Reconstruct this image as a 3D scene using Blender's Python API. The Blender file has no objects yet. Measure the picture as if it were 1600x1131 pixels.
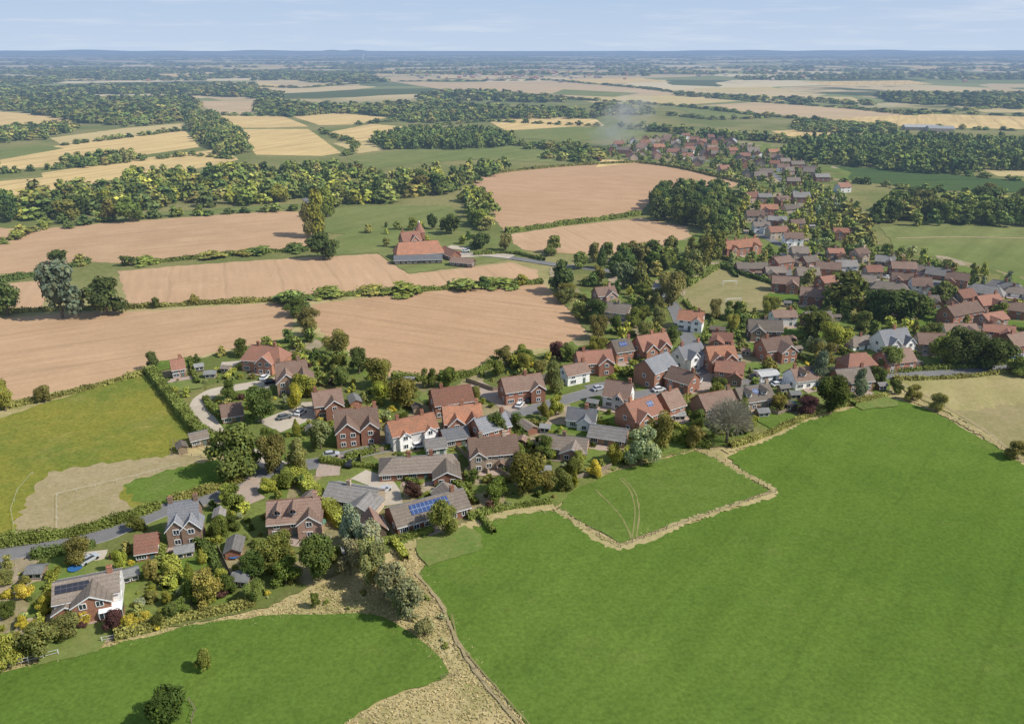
import bpy, math, random, numpy as np
from mathutils import Vector
R=math.radians
random.seed(7); rng=np.random.default_rng(7)
sc=bpy.context.scene; COL=sc.collection
CH=100.0; F=1244.0; P=math.atan(490.5/F)
sP,cP=math.sin(P),math.cos(P)
def g(px,py,z=0.0):
    dx=(px-800)/F; dy=(565.5-py)/F
    t=(CH-z)/(sP-dy*cP)
    return (dx*t,(cP+dy*sP)*t)
def proj(x,y,z=0.0):
    Z=z-CH; d=y*cP-Z*sP; u=y*sP+Z*cP
    return 800+F*x/d, 565.5-F*u/d, d
def link(o): COL.objects.link(o); return o
# ---------------- materials
MATS={}
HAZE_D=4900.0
def painted_haze_group():  # distance haze painted into the materials as bluish emission, no air volume
    gr=bpy.data.node_groups.new('painted_haze','ShaderNodeTree')
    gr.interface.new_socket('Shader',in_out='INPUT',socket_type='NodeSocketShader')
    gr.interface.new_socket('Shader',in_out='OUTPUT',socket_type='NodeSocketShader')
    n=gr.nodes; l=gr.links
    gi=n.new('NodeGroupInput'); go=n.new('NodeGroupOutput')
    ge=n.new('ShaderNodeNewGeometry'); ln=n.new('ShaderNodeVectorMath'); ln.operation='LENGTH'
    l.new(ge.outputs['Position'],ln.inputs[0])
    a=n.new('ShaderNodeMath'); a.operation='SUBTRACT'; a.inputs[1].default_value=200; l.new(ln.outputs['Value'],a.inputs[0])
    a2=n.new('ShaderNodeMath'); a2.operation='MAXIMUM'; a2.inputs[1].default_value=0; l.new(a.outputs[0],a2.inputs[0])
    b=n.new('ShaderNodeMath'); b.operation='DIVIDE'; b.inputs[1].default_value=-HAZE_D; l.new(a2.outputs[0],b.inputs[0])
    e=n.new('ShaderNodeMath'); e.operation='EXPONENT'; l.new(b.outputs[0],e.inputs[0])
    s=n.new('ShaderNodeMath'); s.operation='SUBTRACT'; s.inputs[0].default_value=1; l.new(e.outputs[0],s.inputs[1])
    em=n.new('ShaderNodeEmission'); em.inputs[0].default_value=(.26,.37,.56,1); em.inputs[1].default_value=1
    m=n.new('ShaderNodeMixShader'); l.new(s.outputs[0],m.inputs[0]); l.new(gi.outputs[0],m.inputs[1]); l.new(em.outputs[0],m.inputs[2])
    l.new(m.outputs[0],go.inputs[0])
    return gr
HZ=painted_haze_group()
class NT:
    def __init__(s,name):
        s.m=bpy.data.materials.new(name); s.m.use_nodes=True; s.t=s.m.node_tree; s.t.nodes.clear(); MATS[name]=s.m
    def new(s,t,**k):
        n=s.t.nodes.new(t)
        for a,b in k.items(): setattr(n,a,b)
        return n
    def set(s,sock,v):
        if isinstance(v,bpy.types.NodeSocket): s.t.links.new(v,sock)
        elif isinstance(v,(tuple,list)) and len(v)==3 and sock.type=='RGBA': sock.default_value=(*v,1)
        else: sock.default_value=v
    def pos(s): return s.new('ShaderNodeNewGeometry').outputs['Position']
    def objc(s): return s.new('ShaderNodeTexCoord').outputs['Object']
    def math(s,op,a,b=0.0):
        n=s.new('ShaderNodeMath',operation=op); s.set(n.inputs[0],a); s.set(n.inputs[1],b); return n.outputs[0]
    def noise(s,vec,scale,detail=3,rough=.6):
        n=s.new('ShaderNodeTexNoise'); s.set(n.inputs['Vector'],vec); n.inputs['Scale'].default_value=scale
        n.inputs['Detail'].default_value=detail; n.inputs['Roughness'].default_value=rough; return n.outputs[0]
    def rng(s,v,a,b,c=0.0,d=1.0):
        n=s.new('ShaderNodeMapRange'); s.set(n.inputs[0],v)
        for i,x in enumerate((a,b,c,d)): n.inputs[i+1].default_value=x
        return n.outputs[0]
    def mix(s,f,a,b,bt='MIX'):
        n=s.new('ShaderNodeMix',data_type='RGBA',blend_type=bt); s.set(n.inputs[0],f); s.set(n.inputs[6],a); s.set(n.inputs[7],b); return n.outputs[2]
    def vmul(s,v,xyz):
        n=s.new('ShaderNodeVectorMath',operation='MULTIPLY'); s.set(n.inputs[0],v); n.inputs[1].default_value=xyz; return n.outputs[0]
    def rot(s,v,ang):
        n=s.new('ShaderNodeVectorRotate',rotation_type='Z_AXIS'); s.set(n.inputs['Vector'],v); n.inputs['Angle'].default_value=ang; return n.outputs[0]
    def sepx(s,v,i=0):
        n=s.new('ShaderNodeSeparateXYZ'); s.set(n.inputs[0],v); return n.outputs[i]
    def out(s,col,rough=.9,spec=.15,metal=0,diffuse=False,trans=0):
        if diffuse:
            b=s.new('ShaderNodeBsdfDiffuse'); s.set(b.inputs[0],col)
            if trans:
                tr=s.new('ShaderNodeBsdfTranslucent'); s.set(tr.inputs[0],col); mx=s.new('ShaderNodeMixShader'); mx.inputs[0].default_value=trans
                s.t.links.new(b.outputs[0],mx.inputs[1]); s.t.links.new(tr.outputs[0],mx.inputs[2]); b=mx
        else:
            b=s.new('ShaderNodeBsdfPrincipled'); s.set(b.inputs['Base Color'],col); b.inputs['Roughness'].default_value=rough
            b.inputs['Specular IOR Level'].default_value=spec; b.inputs['Metallic'].default_value=metal
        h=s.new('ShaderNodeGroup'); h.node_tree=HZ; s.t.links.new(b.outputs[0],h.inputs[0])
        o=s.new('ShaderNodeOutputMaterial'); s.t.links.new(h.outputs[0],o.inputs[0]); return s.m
def plain(name,col,rough=.8,spec=.2,metal=0,var=.15,sc_=2.0):
    n=NT(name); v=n.noise(n.objc(),sc_,3); f=n.rng(v,.3,.7,1-var,1+var)
    c=n.mix(1.0,col,f,'MULTIPLY'); return n.out(c,rough,spec,metal)
def built(name,c1,c2,row=0.0):
    n=NT(name); oc=n.objc(); r=n.new('ShaderNodeObjectInfo').outputs['Random']
    off=n.new('ShaderNodeVectorMath',operation='ADD'); n.set(off.inputs[0],oc); rr=n.math('MULTIPLY',r,91.0)
    cb=n.new('ShaderNodeCombineXYZ'); n.set(cb.inputs[0],rr); n.set(off.inputs[1],cb.outputs[0]); oc2=off.outputs[0]
    big=n.rng(n.noise(oc2,.45,4,.65),.32,.68); fine=n.rng(n.noise(oc2,4.5,2,.7),.3,.7,.66,1.34)
    c=n.mix(big,c1,c2); c=n.mix(1.0,c,fine,'MULTIPLY')
    if row:
        c=n.mix(n.rng(n.noise(oc2,.9,4,.7),.48,.8,0,.65),c,(.19,.16,.11))
        z=n.sepx(oc,2); fr=n.math('FRACT',n.math('MULTIPLY',z,row)); c=n.mix(1.0,c,n.rng(fr,0,.3,.72,1.05),'MULTIPLY')
    c=n.mix(1.0,c,n.rng(r,0,1,.70,1.25),'MULTIPLY')
    return n.out(c,.85,.2)
def field(name,c1,c2,c3,s1=.02,s2=.8,fine=.3,stripe=None,lines=None,worn=None):
    n=NT(name); p=n.pos()
    c=n.mix(n.rng(n.noise(p,s1,4,.6),.36,.64),c1,c2)
    c=n.mix(n.rng(n.noise(p,s1*6,4,.7),.45,.75,0,.7),c,c3)
    if worn: c=n.mix(n.rng(n.noise(p,.05,5,.75),.56,.76,0,.5),c,worn)
    if stripe:
        a,per,amt=stripe; q=n.rot(p,R(a)); w=n.noise(n.vmul(q,(1.0/per,.012/per*6,0)),1.0,2,.5)
        c=n.mix(1.0,c,n.rng(w,.3,.7,1-amt,1+amt),'MULTIPLY')
    if lines:
        a,per,wd,amt=lines; q=n.rot(p,R(a)); x=n.math('ADD',n.sepx(q,0),n.math('MULTIPLY',n.noise(p,.02,2),6.0))
        fr=n.math('FRACT',n.math('DIVIDE',x,per)); f=n.math('LESS_THAN',fr,wd)
        c=n.mix(n.math('MULTIPLY',f,amt),c,n.mix(1.0,c,(.55,.55,.55),'MULTIPLY'))
    f=n.rng(n.noise(p,s2,4,.75),.25,.75,1-fine,1+fine); c=n.mix(1.0,c,f,'MULTIPLY')
    return n.out(c,diffuse=True)
M_plough=[field('ploughed_soil_a',(.495,.325,.19),(.425,.28,.165),(.53,.355,.215),.008,.6,.10,(62,2.6,.07),(62,24,.06,.2)),
 field('ploughed_soil_b',(.51,.335,.20),(.45,.295,.175),(.54,.365,.225),.009,.6,.10,(-20,2.6,.065),(-20,24,.06,.22)),
 field('ploughed_soil_c',(.445,.285,.165),(.49,.315,.19),(.40,.255,.15),.010,.6,.11,(-68,2.6,.08),(-68,20,.06,.24))]
M_straw=[field('stubble_a',(.62,.45,.20),(.54,.39,.175),(.66,.50,.25),.01,.3,.08,(25,8,.13),(25,26,.14,.32)),
 field('stubble_b',(.50,.40,.19),(.56,.43,.21),(.42,.36,.165),.01,.3,.08,(75,8,.13),(75,26,.14,.32)),
 field('stubble_c',(.50,.36,.21),(.45,.34,.20),(.54,.41,.25),.008,.3,.08,(-70,12,.10))]
M_green=field('lush_pasture',(.098,.160,.028),(.124,.188,.034),(.080,.140,.026),.012,1.3,.32,(38,5,.06),(38,26,.03,.14),worn=(.150,.180,.05))
M_green2=field('paddock_grass',(.110,.168,.032),(.135,.19,.042),(.09,.148,.028),.03,1.3,.32,(70,4,.06),worn=(.18,.195,.065))
M_green3=field('far_pasture',(.16,.19,.06),(.21,.22,.08),(.13,.165,.05),.01,.3,.12,(40,9,.1),worn=(.28,.26,.13))
M_crop=field('dark_crop',(.065,.105,.035),(.08,.12,.04),(.06,.09,.03),.01,.4,.15,(80,6,.15))
M_meadow=field('yellow_meadow',(.22,.21,.04),(.14,.175,.035),(.29,.245,.055),.035,1.1,.36,worn=(.32,.27,.10))
M_rough=field('rough_dry_grass',(.46,.37,.19),(.38,.315,.15),(.25,.245,.09),.07,1.6,.22,worn=(.50,.41,.23))
M_dry=field('dry_bare_paddock',(.35,.28,.16),(.30,.25,.125),(.40,.32,.195),.04,1.2,.24,worn=(.24,.23,.095))
M_pitch=field('parched_turf',(.29,.245,.12),(.235,.22,.09),(.35,.285,.155),.03,1.0,.2)
M_worn=field('worn_turf',(.24,.225,.09),(.20,.20,.07),(.29,.25,.12),.05,1.5,.25)
M_yg=field('straw_grass_field',(.34,.295,.13),(.235,.235,.08),(.43,.35,.185),.016,1.0,.22,(20,7,.08),worn=(.44,.36,.20))
M_lawn=field('garden_lawn',(.13,.195,.045),(.18,.21,.065),(.23,.22,.08),.08,1.5,.25)
M_gravel=field('pale_gravel',(.50,.43,.335),(.44,.38,.30),(.56,.49,.40),.06,3,.18)
M_tarmac=field('grey_tarmac',(.19,.185,.185),(.22,.215,.21),(.16,.16,.16),.05,3,.14)
M_patio=field('patio_paving',(.42,.32,.25),(.36,.29,.24),(.48,.38,.31),.2,3,.2)
M_kerb=plain('kerb_stone',(.33,.32,.30))
def ramp(n,els,val):
    cr=n.new('ShaderNodeValToRGB'); cr.color_ramp.interpolation='CONSTANT'; e=cr.color_ramp.elements; e[0].position=0; e[0].color=(*els[0][1],1); e[1].position=els[1][0]; e[1].color=(*els[1][1],1)
    for a,c in els[2:]:
        x=e.new(a); x.color=(*c,1)
    n.set(cr.inputs[0],val); return cr.outputs[0]
def m_garden():
    n=NT('garden_ground'); p=n.pos(); w=n.new('ShaderNodeVectorMath',operation='ADD'); n.set(w.inputs[0],p)
    nz=n.new('ShaderNodeTexNoise'); n.set(nz.inputs['Vector'],p); nz.inputs['Scale'].default_value=.09
    n.set(w.inputs[1],n.vmul(nz.outputs['Color'],(9,9,0)))
    v=n.new('ShaderNodeTexVoronoi'); n.set(v.inputs['Vector'],n.vmul(n.rot(w.outputs[0],.4),(1/11,1/17,0))); v.inputs['Scale'].default_value=1
    c0=ramp(n,[(0,(.14,.19,.045)),(.22,(.21,.20,.075)),(.36,(.13,.16,.045)),(.55,(.17,.205,.055)),(.68,(.30,.25,.14)),(.80,(.15,.17,.055)),(.89,(.38,.30,.215))],n.sepx(v.outputs['Color'],0))
    c=n.mix(n.rng(n.noise(p,.12,4,.7),.45,.65,0,.7),c0,(.15,.155,.055))
    c=n.mix(1.0,c,n.rng(n.noise(p,1.2,4,.75),.25,.75,.68,1.32),'MULTIPLY'); return n.out(c,diffuse=True)
M_garden=m_garden()
def m_base():
    n=NT('farmland_ground'); p=n.pos()
    near=n.mix(n.rng(n.noise(p,.09,5,.7),.44,.64),(.45,.365,.185),(.27,.25,.095)); near=n.mix(n.rng(n.noise(p,.3,4,.75),.5,.7,0,.6),near,(.51,.42,.235)); near=n.mix(1.0,near,n.rng(n.noise(p,1.5,4,.75),.25,.75,.78,1.22),'MULTIPLY')
    d=n.new('ShaderNodeVectorMath',operation='LENGTH'); n.set(d.inputs[0],p); d=d.outputs['Value']
    mid=n.mix(n.rng(n.noise(p,.012,4,.6),.4,.6),(.15,.17,.055),(.24,.22,.09)); mid=n.mix(1.0,mid,n.rng(n.noise(p,.4,4,.7),.25,.75,.7,1.3),'MULTIPLY')
    nz=n.new('ShaderNodeTexNoise'); n.set(nz.inputs['Vector'],p); nz.inputs['Scale'].default_value=.002
    w=n.new('ShaderNodeVectorMath',operation='ADD'); n.set(w.inputs[0],p); n.set(w.inputs[1],n.vmul(nz.outputs['Color'],(260,260,0)))
    v=n.new('ShaderNodeTexVoronoi'); n.set(v.inputs['Vector'],n.vmul(n.rot(w.outputs[0],.5),(1/240,1/420,0))); v.inputs['Scale'].default_value=1
    c0=ramp(n,[(0,(.09,.115,.045)),(.10,(.22,.24,.10)),(.30,(.14,.17,.07)),(.38,(.52,.41,.23)),(.58,(.20,.22,.09)),(.68,(.46,.36,.21)),(.82,(.58,.48,.30))],n.sepx(v.outputs['Color'],0))
    far=n.mix(n.rng(n.noise(p,.0016,5,.6),.56,.61),c0,(.08,.10,.045))
    c=n.mix(n.rng(d,320,420),near,mid); c=n.mix(n.rng(d,1500,1900),c,far)
    return n.out(c,diffuse=True)
M_base=m_base()
def m_leaf(name,tr):
    n=NT(name); a=n.new('ShaderNodeAttribute',attribute_name='col').outputs['Color']
    oi=n.new('ShaderNodeObjectInfo'); c=n.mix(1.0,a,oi.outputs['Color'],'MULTIPLY')
    c=n.mix(1.0,c,n.rng(oi.outputs['Random'],0,1,.85,1.18),'MULTIPLY'); return n.out(c,diffuse=True,trans=tr)
M_leaf=m_leaf('foliage',.25); M_leaf2=m_leaf('massed_foliage',0)
M_bark=plain('bark',(.16,.13,.09))
WALL={'brick':built('red_brick',(.36,.175,.115),(.30,.145,.10)),'orange':built('orange_brick',(.40,.20,.13),(.35,.175,.115)),
 'brown':built('brown_brick',(.31,.21,.15),(.26,.175,.125)),'white':built('white_render',(.84,.82,.78),(.78,.76,.72)),
 'cream':built('buff_brick',(.48,.38,.28),(.42,.34,.25)),'pink':built('pink_brick',(.43,.28,.215),(.37,.24,.185)),'grey':built('grey_stone',(.33,.30,.27),(.28,.25,.22)),
 'wood':built('dark_timber',(.15,.11,.08),(.12,.09,.065)),'tan':built('pale_timber',(.36,.27,.18),(.30,.23,.15))}
ROOF={'orange':built('orange_clay_tiles',(.38,.175,.105),(.30,.145,.09),2.2),'red':built('red_clay_tiles',(.30,.145,.10),(.25,.125,.09),2.2),
 'brown':built('brown_tiles',(.20,.13,.10),(.24,.16,.125),2.2),'grey':built('grey_concrete_tiles',(.24,.225,.21),(.20,.19,.18),2.2),
 'dull':built('weathered_brown_grey_tiles',(.225,.185,.15),(.185,.15,.125),2.2),'slate':built('blue_grey_slates',(.17,.18,.195),(.22,.22,.235),2.2),'pale':built('pale_metal_sheet',(.40,.40,.39),(.34,.34,.33)),'felt':built('flat_grey_felt',(.26,.26,.25),(.21,.21,.20))}
M_frame=plain('white_window_frame',(.80,.80,.78))
M_glass=NT('window_glass').out((.035,.045,.055),.12,.6); M_door=plain('painted_door',(.12,.16,.14))
def m_solar(nm,c1,c2):
    n=NT(nm); o=n.objc(); fx=n.math('FRACT',n.sepx(o,0)); fy=n.math('FRACT',n.math('MULTIPLY',n.sepx(o,1),.62))
    l=n.math('MAXIMUM',n.math('LESS_THAN',fx,.06),n.math('LESS_THAN',fy,.06)); return n.out(n.mix(l,c1,c2),.35,.3)
M_solar=m_solar('blue_solar_cells',(.035,.07,.19),(.35,.38,.45)); M_solar2=m_solar('black_solar_cells',(.035,.037,.05),(.11,.11,.12))
M_pot=plain('terracotta',(.40,.17,.09)); M_wood=plain('fence_timber',(.28,.22,.16)); M_white=plain('white_paint',(.62,.62,.58)); M_blue=plain('blue_plastic',(.04,.14,.34),.5)
M_tyre=plain('black_rubber',(.02,.02,.02)); M_grey=plain('galvanised_metal',(.4,.4,.4),.5)
# ---------------- mesh helpers
class MB:
    def __init__(s): s.v=[];s.f=[];s.m=[]
    def box(s,cx,cy,cz,sx,sy,sz,mi=0,rot=0):
        b=len(s.v); c,si=math.cos(rot),math.sin(rot)
        for z in(-1,1):
            for x,y in((-1,-1),(1,-1),(1,1),(-1,1)):
                X,Y=x*sx/2,y*sy/2; s.v.append((cx+X*c-Y*si,cy+X*si+Y*c,cz+z*sz/2))
        for q in((3,2,1,0),(4,5,6,7),(0,1,5,4),(1,2,6,5),(2,3,7,6),(3,0,4,7)): s.f.append([b+i for i in q]); s.m.append(mi)
    def prism(s,poly,x0,x1,mi=0,tf=None):
        b=len(s.v); n=len(poly)
        for x in(x0,x1):
            for y,z in poly:
                p=(x,y,z); s.v.append(tf(p) if tf else p)
        for i in range(n):
            j=(i+1)%n; s.f.append([b+i,b+j,b+n+j,b+n+i]); s.m.append(mi)
        s.f.append([b+i for i in range(n)][::-1]); s.m.append(mi); s.f.append([b+n+i for i in range(n)]); s.m.append(mi)
    def cyl(s,cx,cy,z0,z1,r0,r1,n=8,mi=0):
        b=len(s.v)
        for z,r in((z0,r0),(z1,r1)):
            for i in range(n): a=2*math.pi*i/n; s.v.append((cx+r*math.cos(a),cy+r*math.sin(a),z))
        for i in range(n): j=(i+1)%n; s.f.append([b+i,b+j,b+n+j,b+n+i]); s.m.append(mi)
        s.f.append([b+n+i for i in range(n)]); s.m.append(mi)
    def mesh(s,name,mats):
        me=bpy.data.meshes.new(name); me.from_pydata(s.v,[],s.f)
        for m in mats: me.materials.append(m)
        if len(mats)>1: me.polygons.foreach_set('material_index',s.m)
        me.update(); return me
    def build(s,name,mats,parent=None):
        if not isinstance(mats,(list,tuple)): mats=[mats]
        o=link(bpy.data.objects.new(name,s.mesh(name,mats)))
        if parent: o.parent=parent
        return o
def inst(name,me,parent=None,loc=(0,0,0),rz=0,scale=None):
    o=link(bpy.data.objects.new(name,me)); o.location=loc; o.rotation_euler=(0,0,rz)
    if scale: o.scale=scale
    if parent: o.parent=parent
    return o
def root(name,x,y,rz=0,z=0):
    o=link(bpy.data.objects.new(name,None)); o.location=(x,y,z); o.rotation_euler=(0,0,rz); o.empty_display_size=.5; return o
TAGGED=[]
def trim(l,n=13):
    for d in('medium','bright','little','sized','rounded','broad','brown roofed','storey','village'):
        if len(l.split())<=n: return l
        l=' '.join(l.replace(d,' ',1).split())
    return l
def tag(o,label,cat,group=None,kind=None,px=None):
    o['label']=label
    if cat: o['category']=cat
    if group: o['group']=group
    if kind: o['kind']=kind
    if kind is None: TAGGED.append((o,px if px is not None else proj(o.location.x,o.location.y)[0]))
    return o
def np_mesh(name,V,Q,Cc,mat):
    me=bpy.data.meshes.new(name); n=len(V); m=len(Q)
    me.vertices.add(n); me.vertices.foreach_set('co',V.astype(np.float32).ravel())
    me.loops.add(4*m); me.loops.foreach_set('vertex_index',Q.astype(np.int32).ravel())
    me.polygons.add(m); me.polygons.foreach_set('loop_start',np.arange(0,4*m,4,dtype=np.int32))
    me.update(calc_edges=True)
    at=me.color_attributes.new('col','FLOAT_COLOR','POINT')
    c4=np.ones((n,4),np.float32); c4[:,:3]=Cc; at.data.foreach_set('color',c4.ravel())
    me.materials.append(mat); return me
# ---------------- sheets
ZC=[0.03]
def nz():
    ZC[0]+=.003; return ZC[0]
def catmull(p,n=6,closed=False):
    p=[Vector((a[0],a[1])) for a in p]; o=[]; N=len(p)
    for i in range(N if closed else N-1):
        if closed: a,b,c,d=p[i-1],p[i],p[(i+1)%N],p[(i+2)%N]
        else: a,b,c,d=p[max(i-1,0)],p[i],p[i+1],p[min(i+2,N-1)]
        for k in range(n):
            t=k/n; o.append(.5*((2*b)+(c-a)*t+(2*a-5*b+4*c-d)*t*t+(3*b-a-3*c+d)*t**3))
    if not closed: o.append(p[-1])
    return o
def sheet(name,px,mat,label,jit=.35,z=None,world=False):
    w=[Vector(p) if world else Vector(g(*p)) for p in px]; N=len(w); out=[]
    for i in range(N):
        a,b=w[i],w[(i+1)%N]; L=(b-a).length; dist=((a+b)/2).length; step=max(1.2,dist/140); k=max(1,min(90,int(L/step)))
        nrm=Vector((-(b-a).y,(b-a).x)); nrm=nrm.normalized() if L>0 else nrm
        for j in range(k):
            t=j/k; p=a.lerp(b,t)
            if jit: p=p+nrm*(random.uniform(-jit,jit)*min(2.0,dist/150) if L>3 else 0)
            out.append(p)
    z=nz() if z is None else z
    me=bpy.data.meshes.new(name); me.from_pydata([(p.x,p.y,z) for p in out],[],[list(range(len(out)))]); me.materials.append(mat); me.update()
    o=link(bpy.data.objects.new(name,me)); tag(o,label,None,kind='structure'); return o
ROADS=[]
def road(name,px,width,mat,label,kerb=False,block=True,jw=.12):
    w=catmull([g(*p) for p in px],6 if jw<.3 else 22); z=nz()
    V=[];Fc=[];nr=[]
    for i,p in enumerate(w):
        t=(w[min(i+1,len(w)-1)]-w[max(i-1,0)]).normalized(); n=Vector((-t.y,t.x)); nr.append(n)
        hw=width/2+random.uniform(-jw,jw); hv=width/2+random.uniform(-jw,jw); V+=[(p.x+n.x*hw,p.y+n.y*hw,z),(p.x-n.x*hv,p.y-n.y*hv,z)]
    for i in range(len(w)-1): Fc.append((2*i,2*i+1,2*i+3,2*i+2))
    me=bpy.data.meshes.new(name); me.from_pydata(V,[],Fc); me.materials.append(mat); me.update()
    o=link(bpy.data.objects.new(name,me)); tag(o,label,None,kind='structure')
    if block:
        for p in w: ROADS.append((p.x,p.y,width/2+.7))
    if kerb:
        b=MB()
        for s in(1,-1):
            for i in range(len(w)-1):
                a=w[i]+nr[i]*s*(width/2+.15); c=w[i+1]+nr[i+1]*s*(width/2+.15); d=c-a
                if d.length<.05: continue
                m=(a+c)/2; b.box(m.x,m.y,z+.05,d.length,.15,.12,0,math.atan2(d.y,d.x))
        k=b.build('kerb',M_kerb); tag(k,'kerb stones along '+label,None,kind='structure')
    return o
S=45000
me=bpy.data.meshes.new('ground'); me.from_pydata([(-S,-600,0),(S,-600,0),(S,28000,0),(-S,28000,0)],[],[(0,1,2,3)]); me.materials.append(M_base)
tag(link(bpy.data.objects.new('ground',me)),'farmland ground reaching to the horizon',None,kind='structure')
def hill(name,x0,x1,y,depth,hfun,label):
    V=[];Fc=[];n=90;rows=[(0,0),(.25,.6),(.5,1),(.75,.6),(1,0)]
    for r,(d,hh) in enumerate(rows):
        for i in range(n+1):
            t=i/n; V.append((x0+(x1-x0)*t,y+d*depth,-1+hh*hfun(t)*math.sin(math.pi*t)**.5))
    for r in range(4):
        for i in range(n): a=r*(n+1)+i; Fc.append((a,a+1,a+n+2,a+n+1))
    me=bpy.data.meshes.new(name); me.from_pydata(V,[],Fc); me.materials.append(M_base)
    for p in me.polygons: p.use_smooth=True
    tag(link(bpy.data.objects.new(name,me)),label,None,kind='structure')
hill('hills',-16000,-1500,17500,4000,lambda t:42+12*math.sin(t*19)+9*math.sin(t*47),'low blue hills on the left horizon')
hill('hills',-4200,-2300,15500,2500,lambda t:58+9*math.sin(t*23),'small flat topped hill on the horizon')
hill('hills',1000,15500,19500,4000,lambda t:42+9*math.sin(t*25)+6*math.sin(t*57),'low blue ridge on the right horizon')
PF=[('ploughed_field',[(-80,503),(0,496),(150,488),(250,485),(380,476),(446,474),(458,500),(453,526),(380,542),(280,563),(230,578),(150,599),(60,617),(-80,642)],0,'bare ploughed field at left above the yellow meadow'),
('ploughed_field',[(486,476),(560,467),(650,458),(760,448),(850,444),(872,465),(902,495),(916,525),(872,543),(802,547),(770,564),(740,584),(690,593),(650,592),(612,592),(588,567),(538,544),(506,522),(492,500)],2,'bare ploughed field in the centre behind the village street'),
('ploughed_field',[(183,424),(300,414),(450,404),(592,397),(614,413),(640,428),(720,420),(800,410),(842,423),(838,438),(760,446),(640,454),(440,469),(300,476),(198,481),(192,446)],1,'long narrow ploughed strip below the barn'),
('ploughed_field',[(-40,444),(20,442),(72,438),(68,478),(30,485),(-40,489)],1,'small ploughed corner left of the tall field trees'),
('ploughed_field',[(-60,393),(0,376),(60,358),(160,349),(300,339),(440,330),(480,332),(488,370),(482,390),(380,396),(300,404),(210,413),(140,409),(60,431),(-60,450)],0,'ploughed field left of the green paddock'),
('ploughed_field',[(713,279),(790,268),(900,258),(1000,253),(1060,262),(1160,284),(1140,295),(1060,291),(1020,310),(1000,334),(900,349),(790,362),(775,345),(765,310),(745,290)],2,'large ploughed field beyond the barn'),
('ploughed_field',[(798,366),(880,354),(1000,341),(1072,354),(1082,375),(1062,388),(1000,400),(920,398),(850,394),(803,389)],1,'small ploughed field left of the dark copse')]
for n_,p,k,l in PF: sheet(n_,p,M_plough[k],l)
sheet('ploughed_field',[(-60,360),(0,356),(30,358),(35,366),(0,385),(-60,395)],M_plough[0],'ploughed sliver at the left edge')
SF=[([(0,250),(100,225),(200,212),(290,205),(312,230),(220,243),(100,258),(0,268)],0),([(65,271),(200,250),(350,233),(374,250),(300,265),(180,281),(72,292)],0),
([(-30,286),(120,273),(170,281),(135,302),(60,307),(-30,314)],0),([(305,158),(395,158),(402,179),(338,179)],2),([(333,181),(440,181),(483,198),(420,200),(363,200)],0),
([(370,202),(482,202),(533,239),(502,244),(400,242)],0),([(455,182),(520,176),(604,184),(560,195),(500,196)],0),([(508,208),(580,194),(644,199),(592,219),(540,224)],0),
([(763,190),(850,181),(932,187),(944,197),(850,202),(790,204)],0),([(-20,174),(80,180),(134,189),(60,198),(-20,196)],0),([(78,216),(200,200),(288,193),(302,199),(182,215),(98,227)],1),
([(0,199),(50,198),(92,208),(0,217)],1),([(600,126),(700,129),(860,127),(1000,138),(1070,149),(930,155),(800,147),(690,140)],2),([(880,152),(1070,149),(1160,158),(1060,165),(930,161)],1),
([(1080,166),(1180,160),(1330,170),(1420,180),(1300,188),(1180,178)],2),([(1300,186),(1440,178),(1640,184),(1640,203),(1420,199)],0),([(1205,205),(1300,201),(1300,212),(1230,214)],0),
([(520,224),(580,222),(600,235),(560,240)],1),([(260,103),(400,100),(560,105),(420,109)],1),([(1150,150),(1330,152),(1350,160),(1200,158)],1),([(1480,165),(1640,163),(1640,176),(1540,176)],1),([(930,262),(1000,254),(990,250),(940,250)],0),([(130,106),(200,103),(210,108),(140,109)],2),([(880,125),(1000,122),(1050,128),(940,131)],0),([(1530,262),(1640,258),(1640,275),(1560,276)],1),
([(20,140),(160,136),(240,142),(80,148)],1),([(560,112),(700,110),(720,116),(600,118)],1),([(1250,128),(1420,126),(1460,132),(1300,134)],0),([(1080,138),(1200,136),(1240,142),(1120,144)],1),([(300,134),(420,131),(470,137),(350,140)],0),([(0,122),(120,119),(180,124),(40,128)],1),([(480,122),(560,121),(590,126),(520,128)],2),([(240,116),(340,114),(380,119),(280,121)],0),([(1000,108),(1130,107),(1160,111),(1040,113)],1),([(1400,103),(1560,103),(1600,107),(1440,108)],0)]
for i,(p,k) in enumerate(SF): sheet('stubble_field',p,M_straw[k],'pale harvested stubble field')
GF=[([(508,327),(600,322),(700,322),(716,333),(705,350),(640,360),(560,368),(508,364)],'bright green paddock behind the barn'),([(540,246),(640,232),(800,227),(880,239),(872,255),(740,250),(640,256),(580,266)],'green field beyond the tree belt'),
([(1375,356),(1450,349),(1640,358),(1640,450),(1540,428),(1480,402),(1400,388)],'green playing field at the right edge'),([(60,345),(200,335),(470,318),(480,325),(300,336),(80,352)],'green strip beside the tree belt'),
([(560,362),(640,358),(720,362),(790,372),(830,400),(760,412),(640,428),(610,410),(590,395),(500,400),(490,392),(530,370)],'rough green ground around the barn'),
([(1040,168),(1120,166),(1190,182),(1120,186)],'distant pale green field'),([(800,204),(900,198),(1000,200),(1020,212),(900,222),(810,216)],'grassy field behind the village'),
([(1370,118),(1500,112),(1640,124),(1640,132),(1480,130)],'far hazy green field'),([(880,140),(1000,146),(960,152),(860,148)],'far green field'),([(0,236),(60,226),(100,232),(0,250)],'green slope at left edge')]
for p,l in GF: sheet('grass_field',p,M_green3,l)
sheet('crop_field',[(1268,258),(1400,265),(1640,287),(1640,303),(1450,297),(1350,285),(1290,275)],M_crop,'dark green crop field at right')
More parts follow.
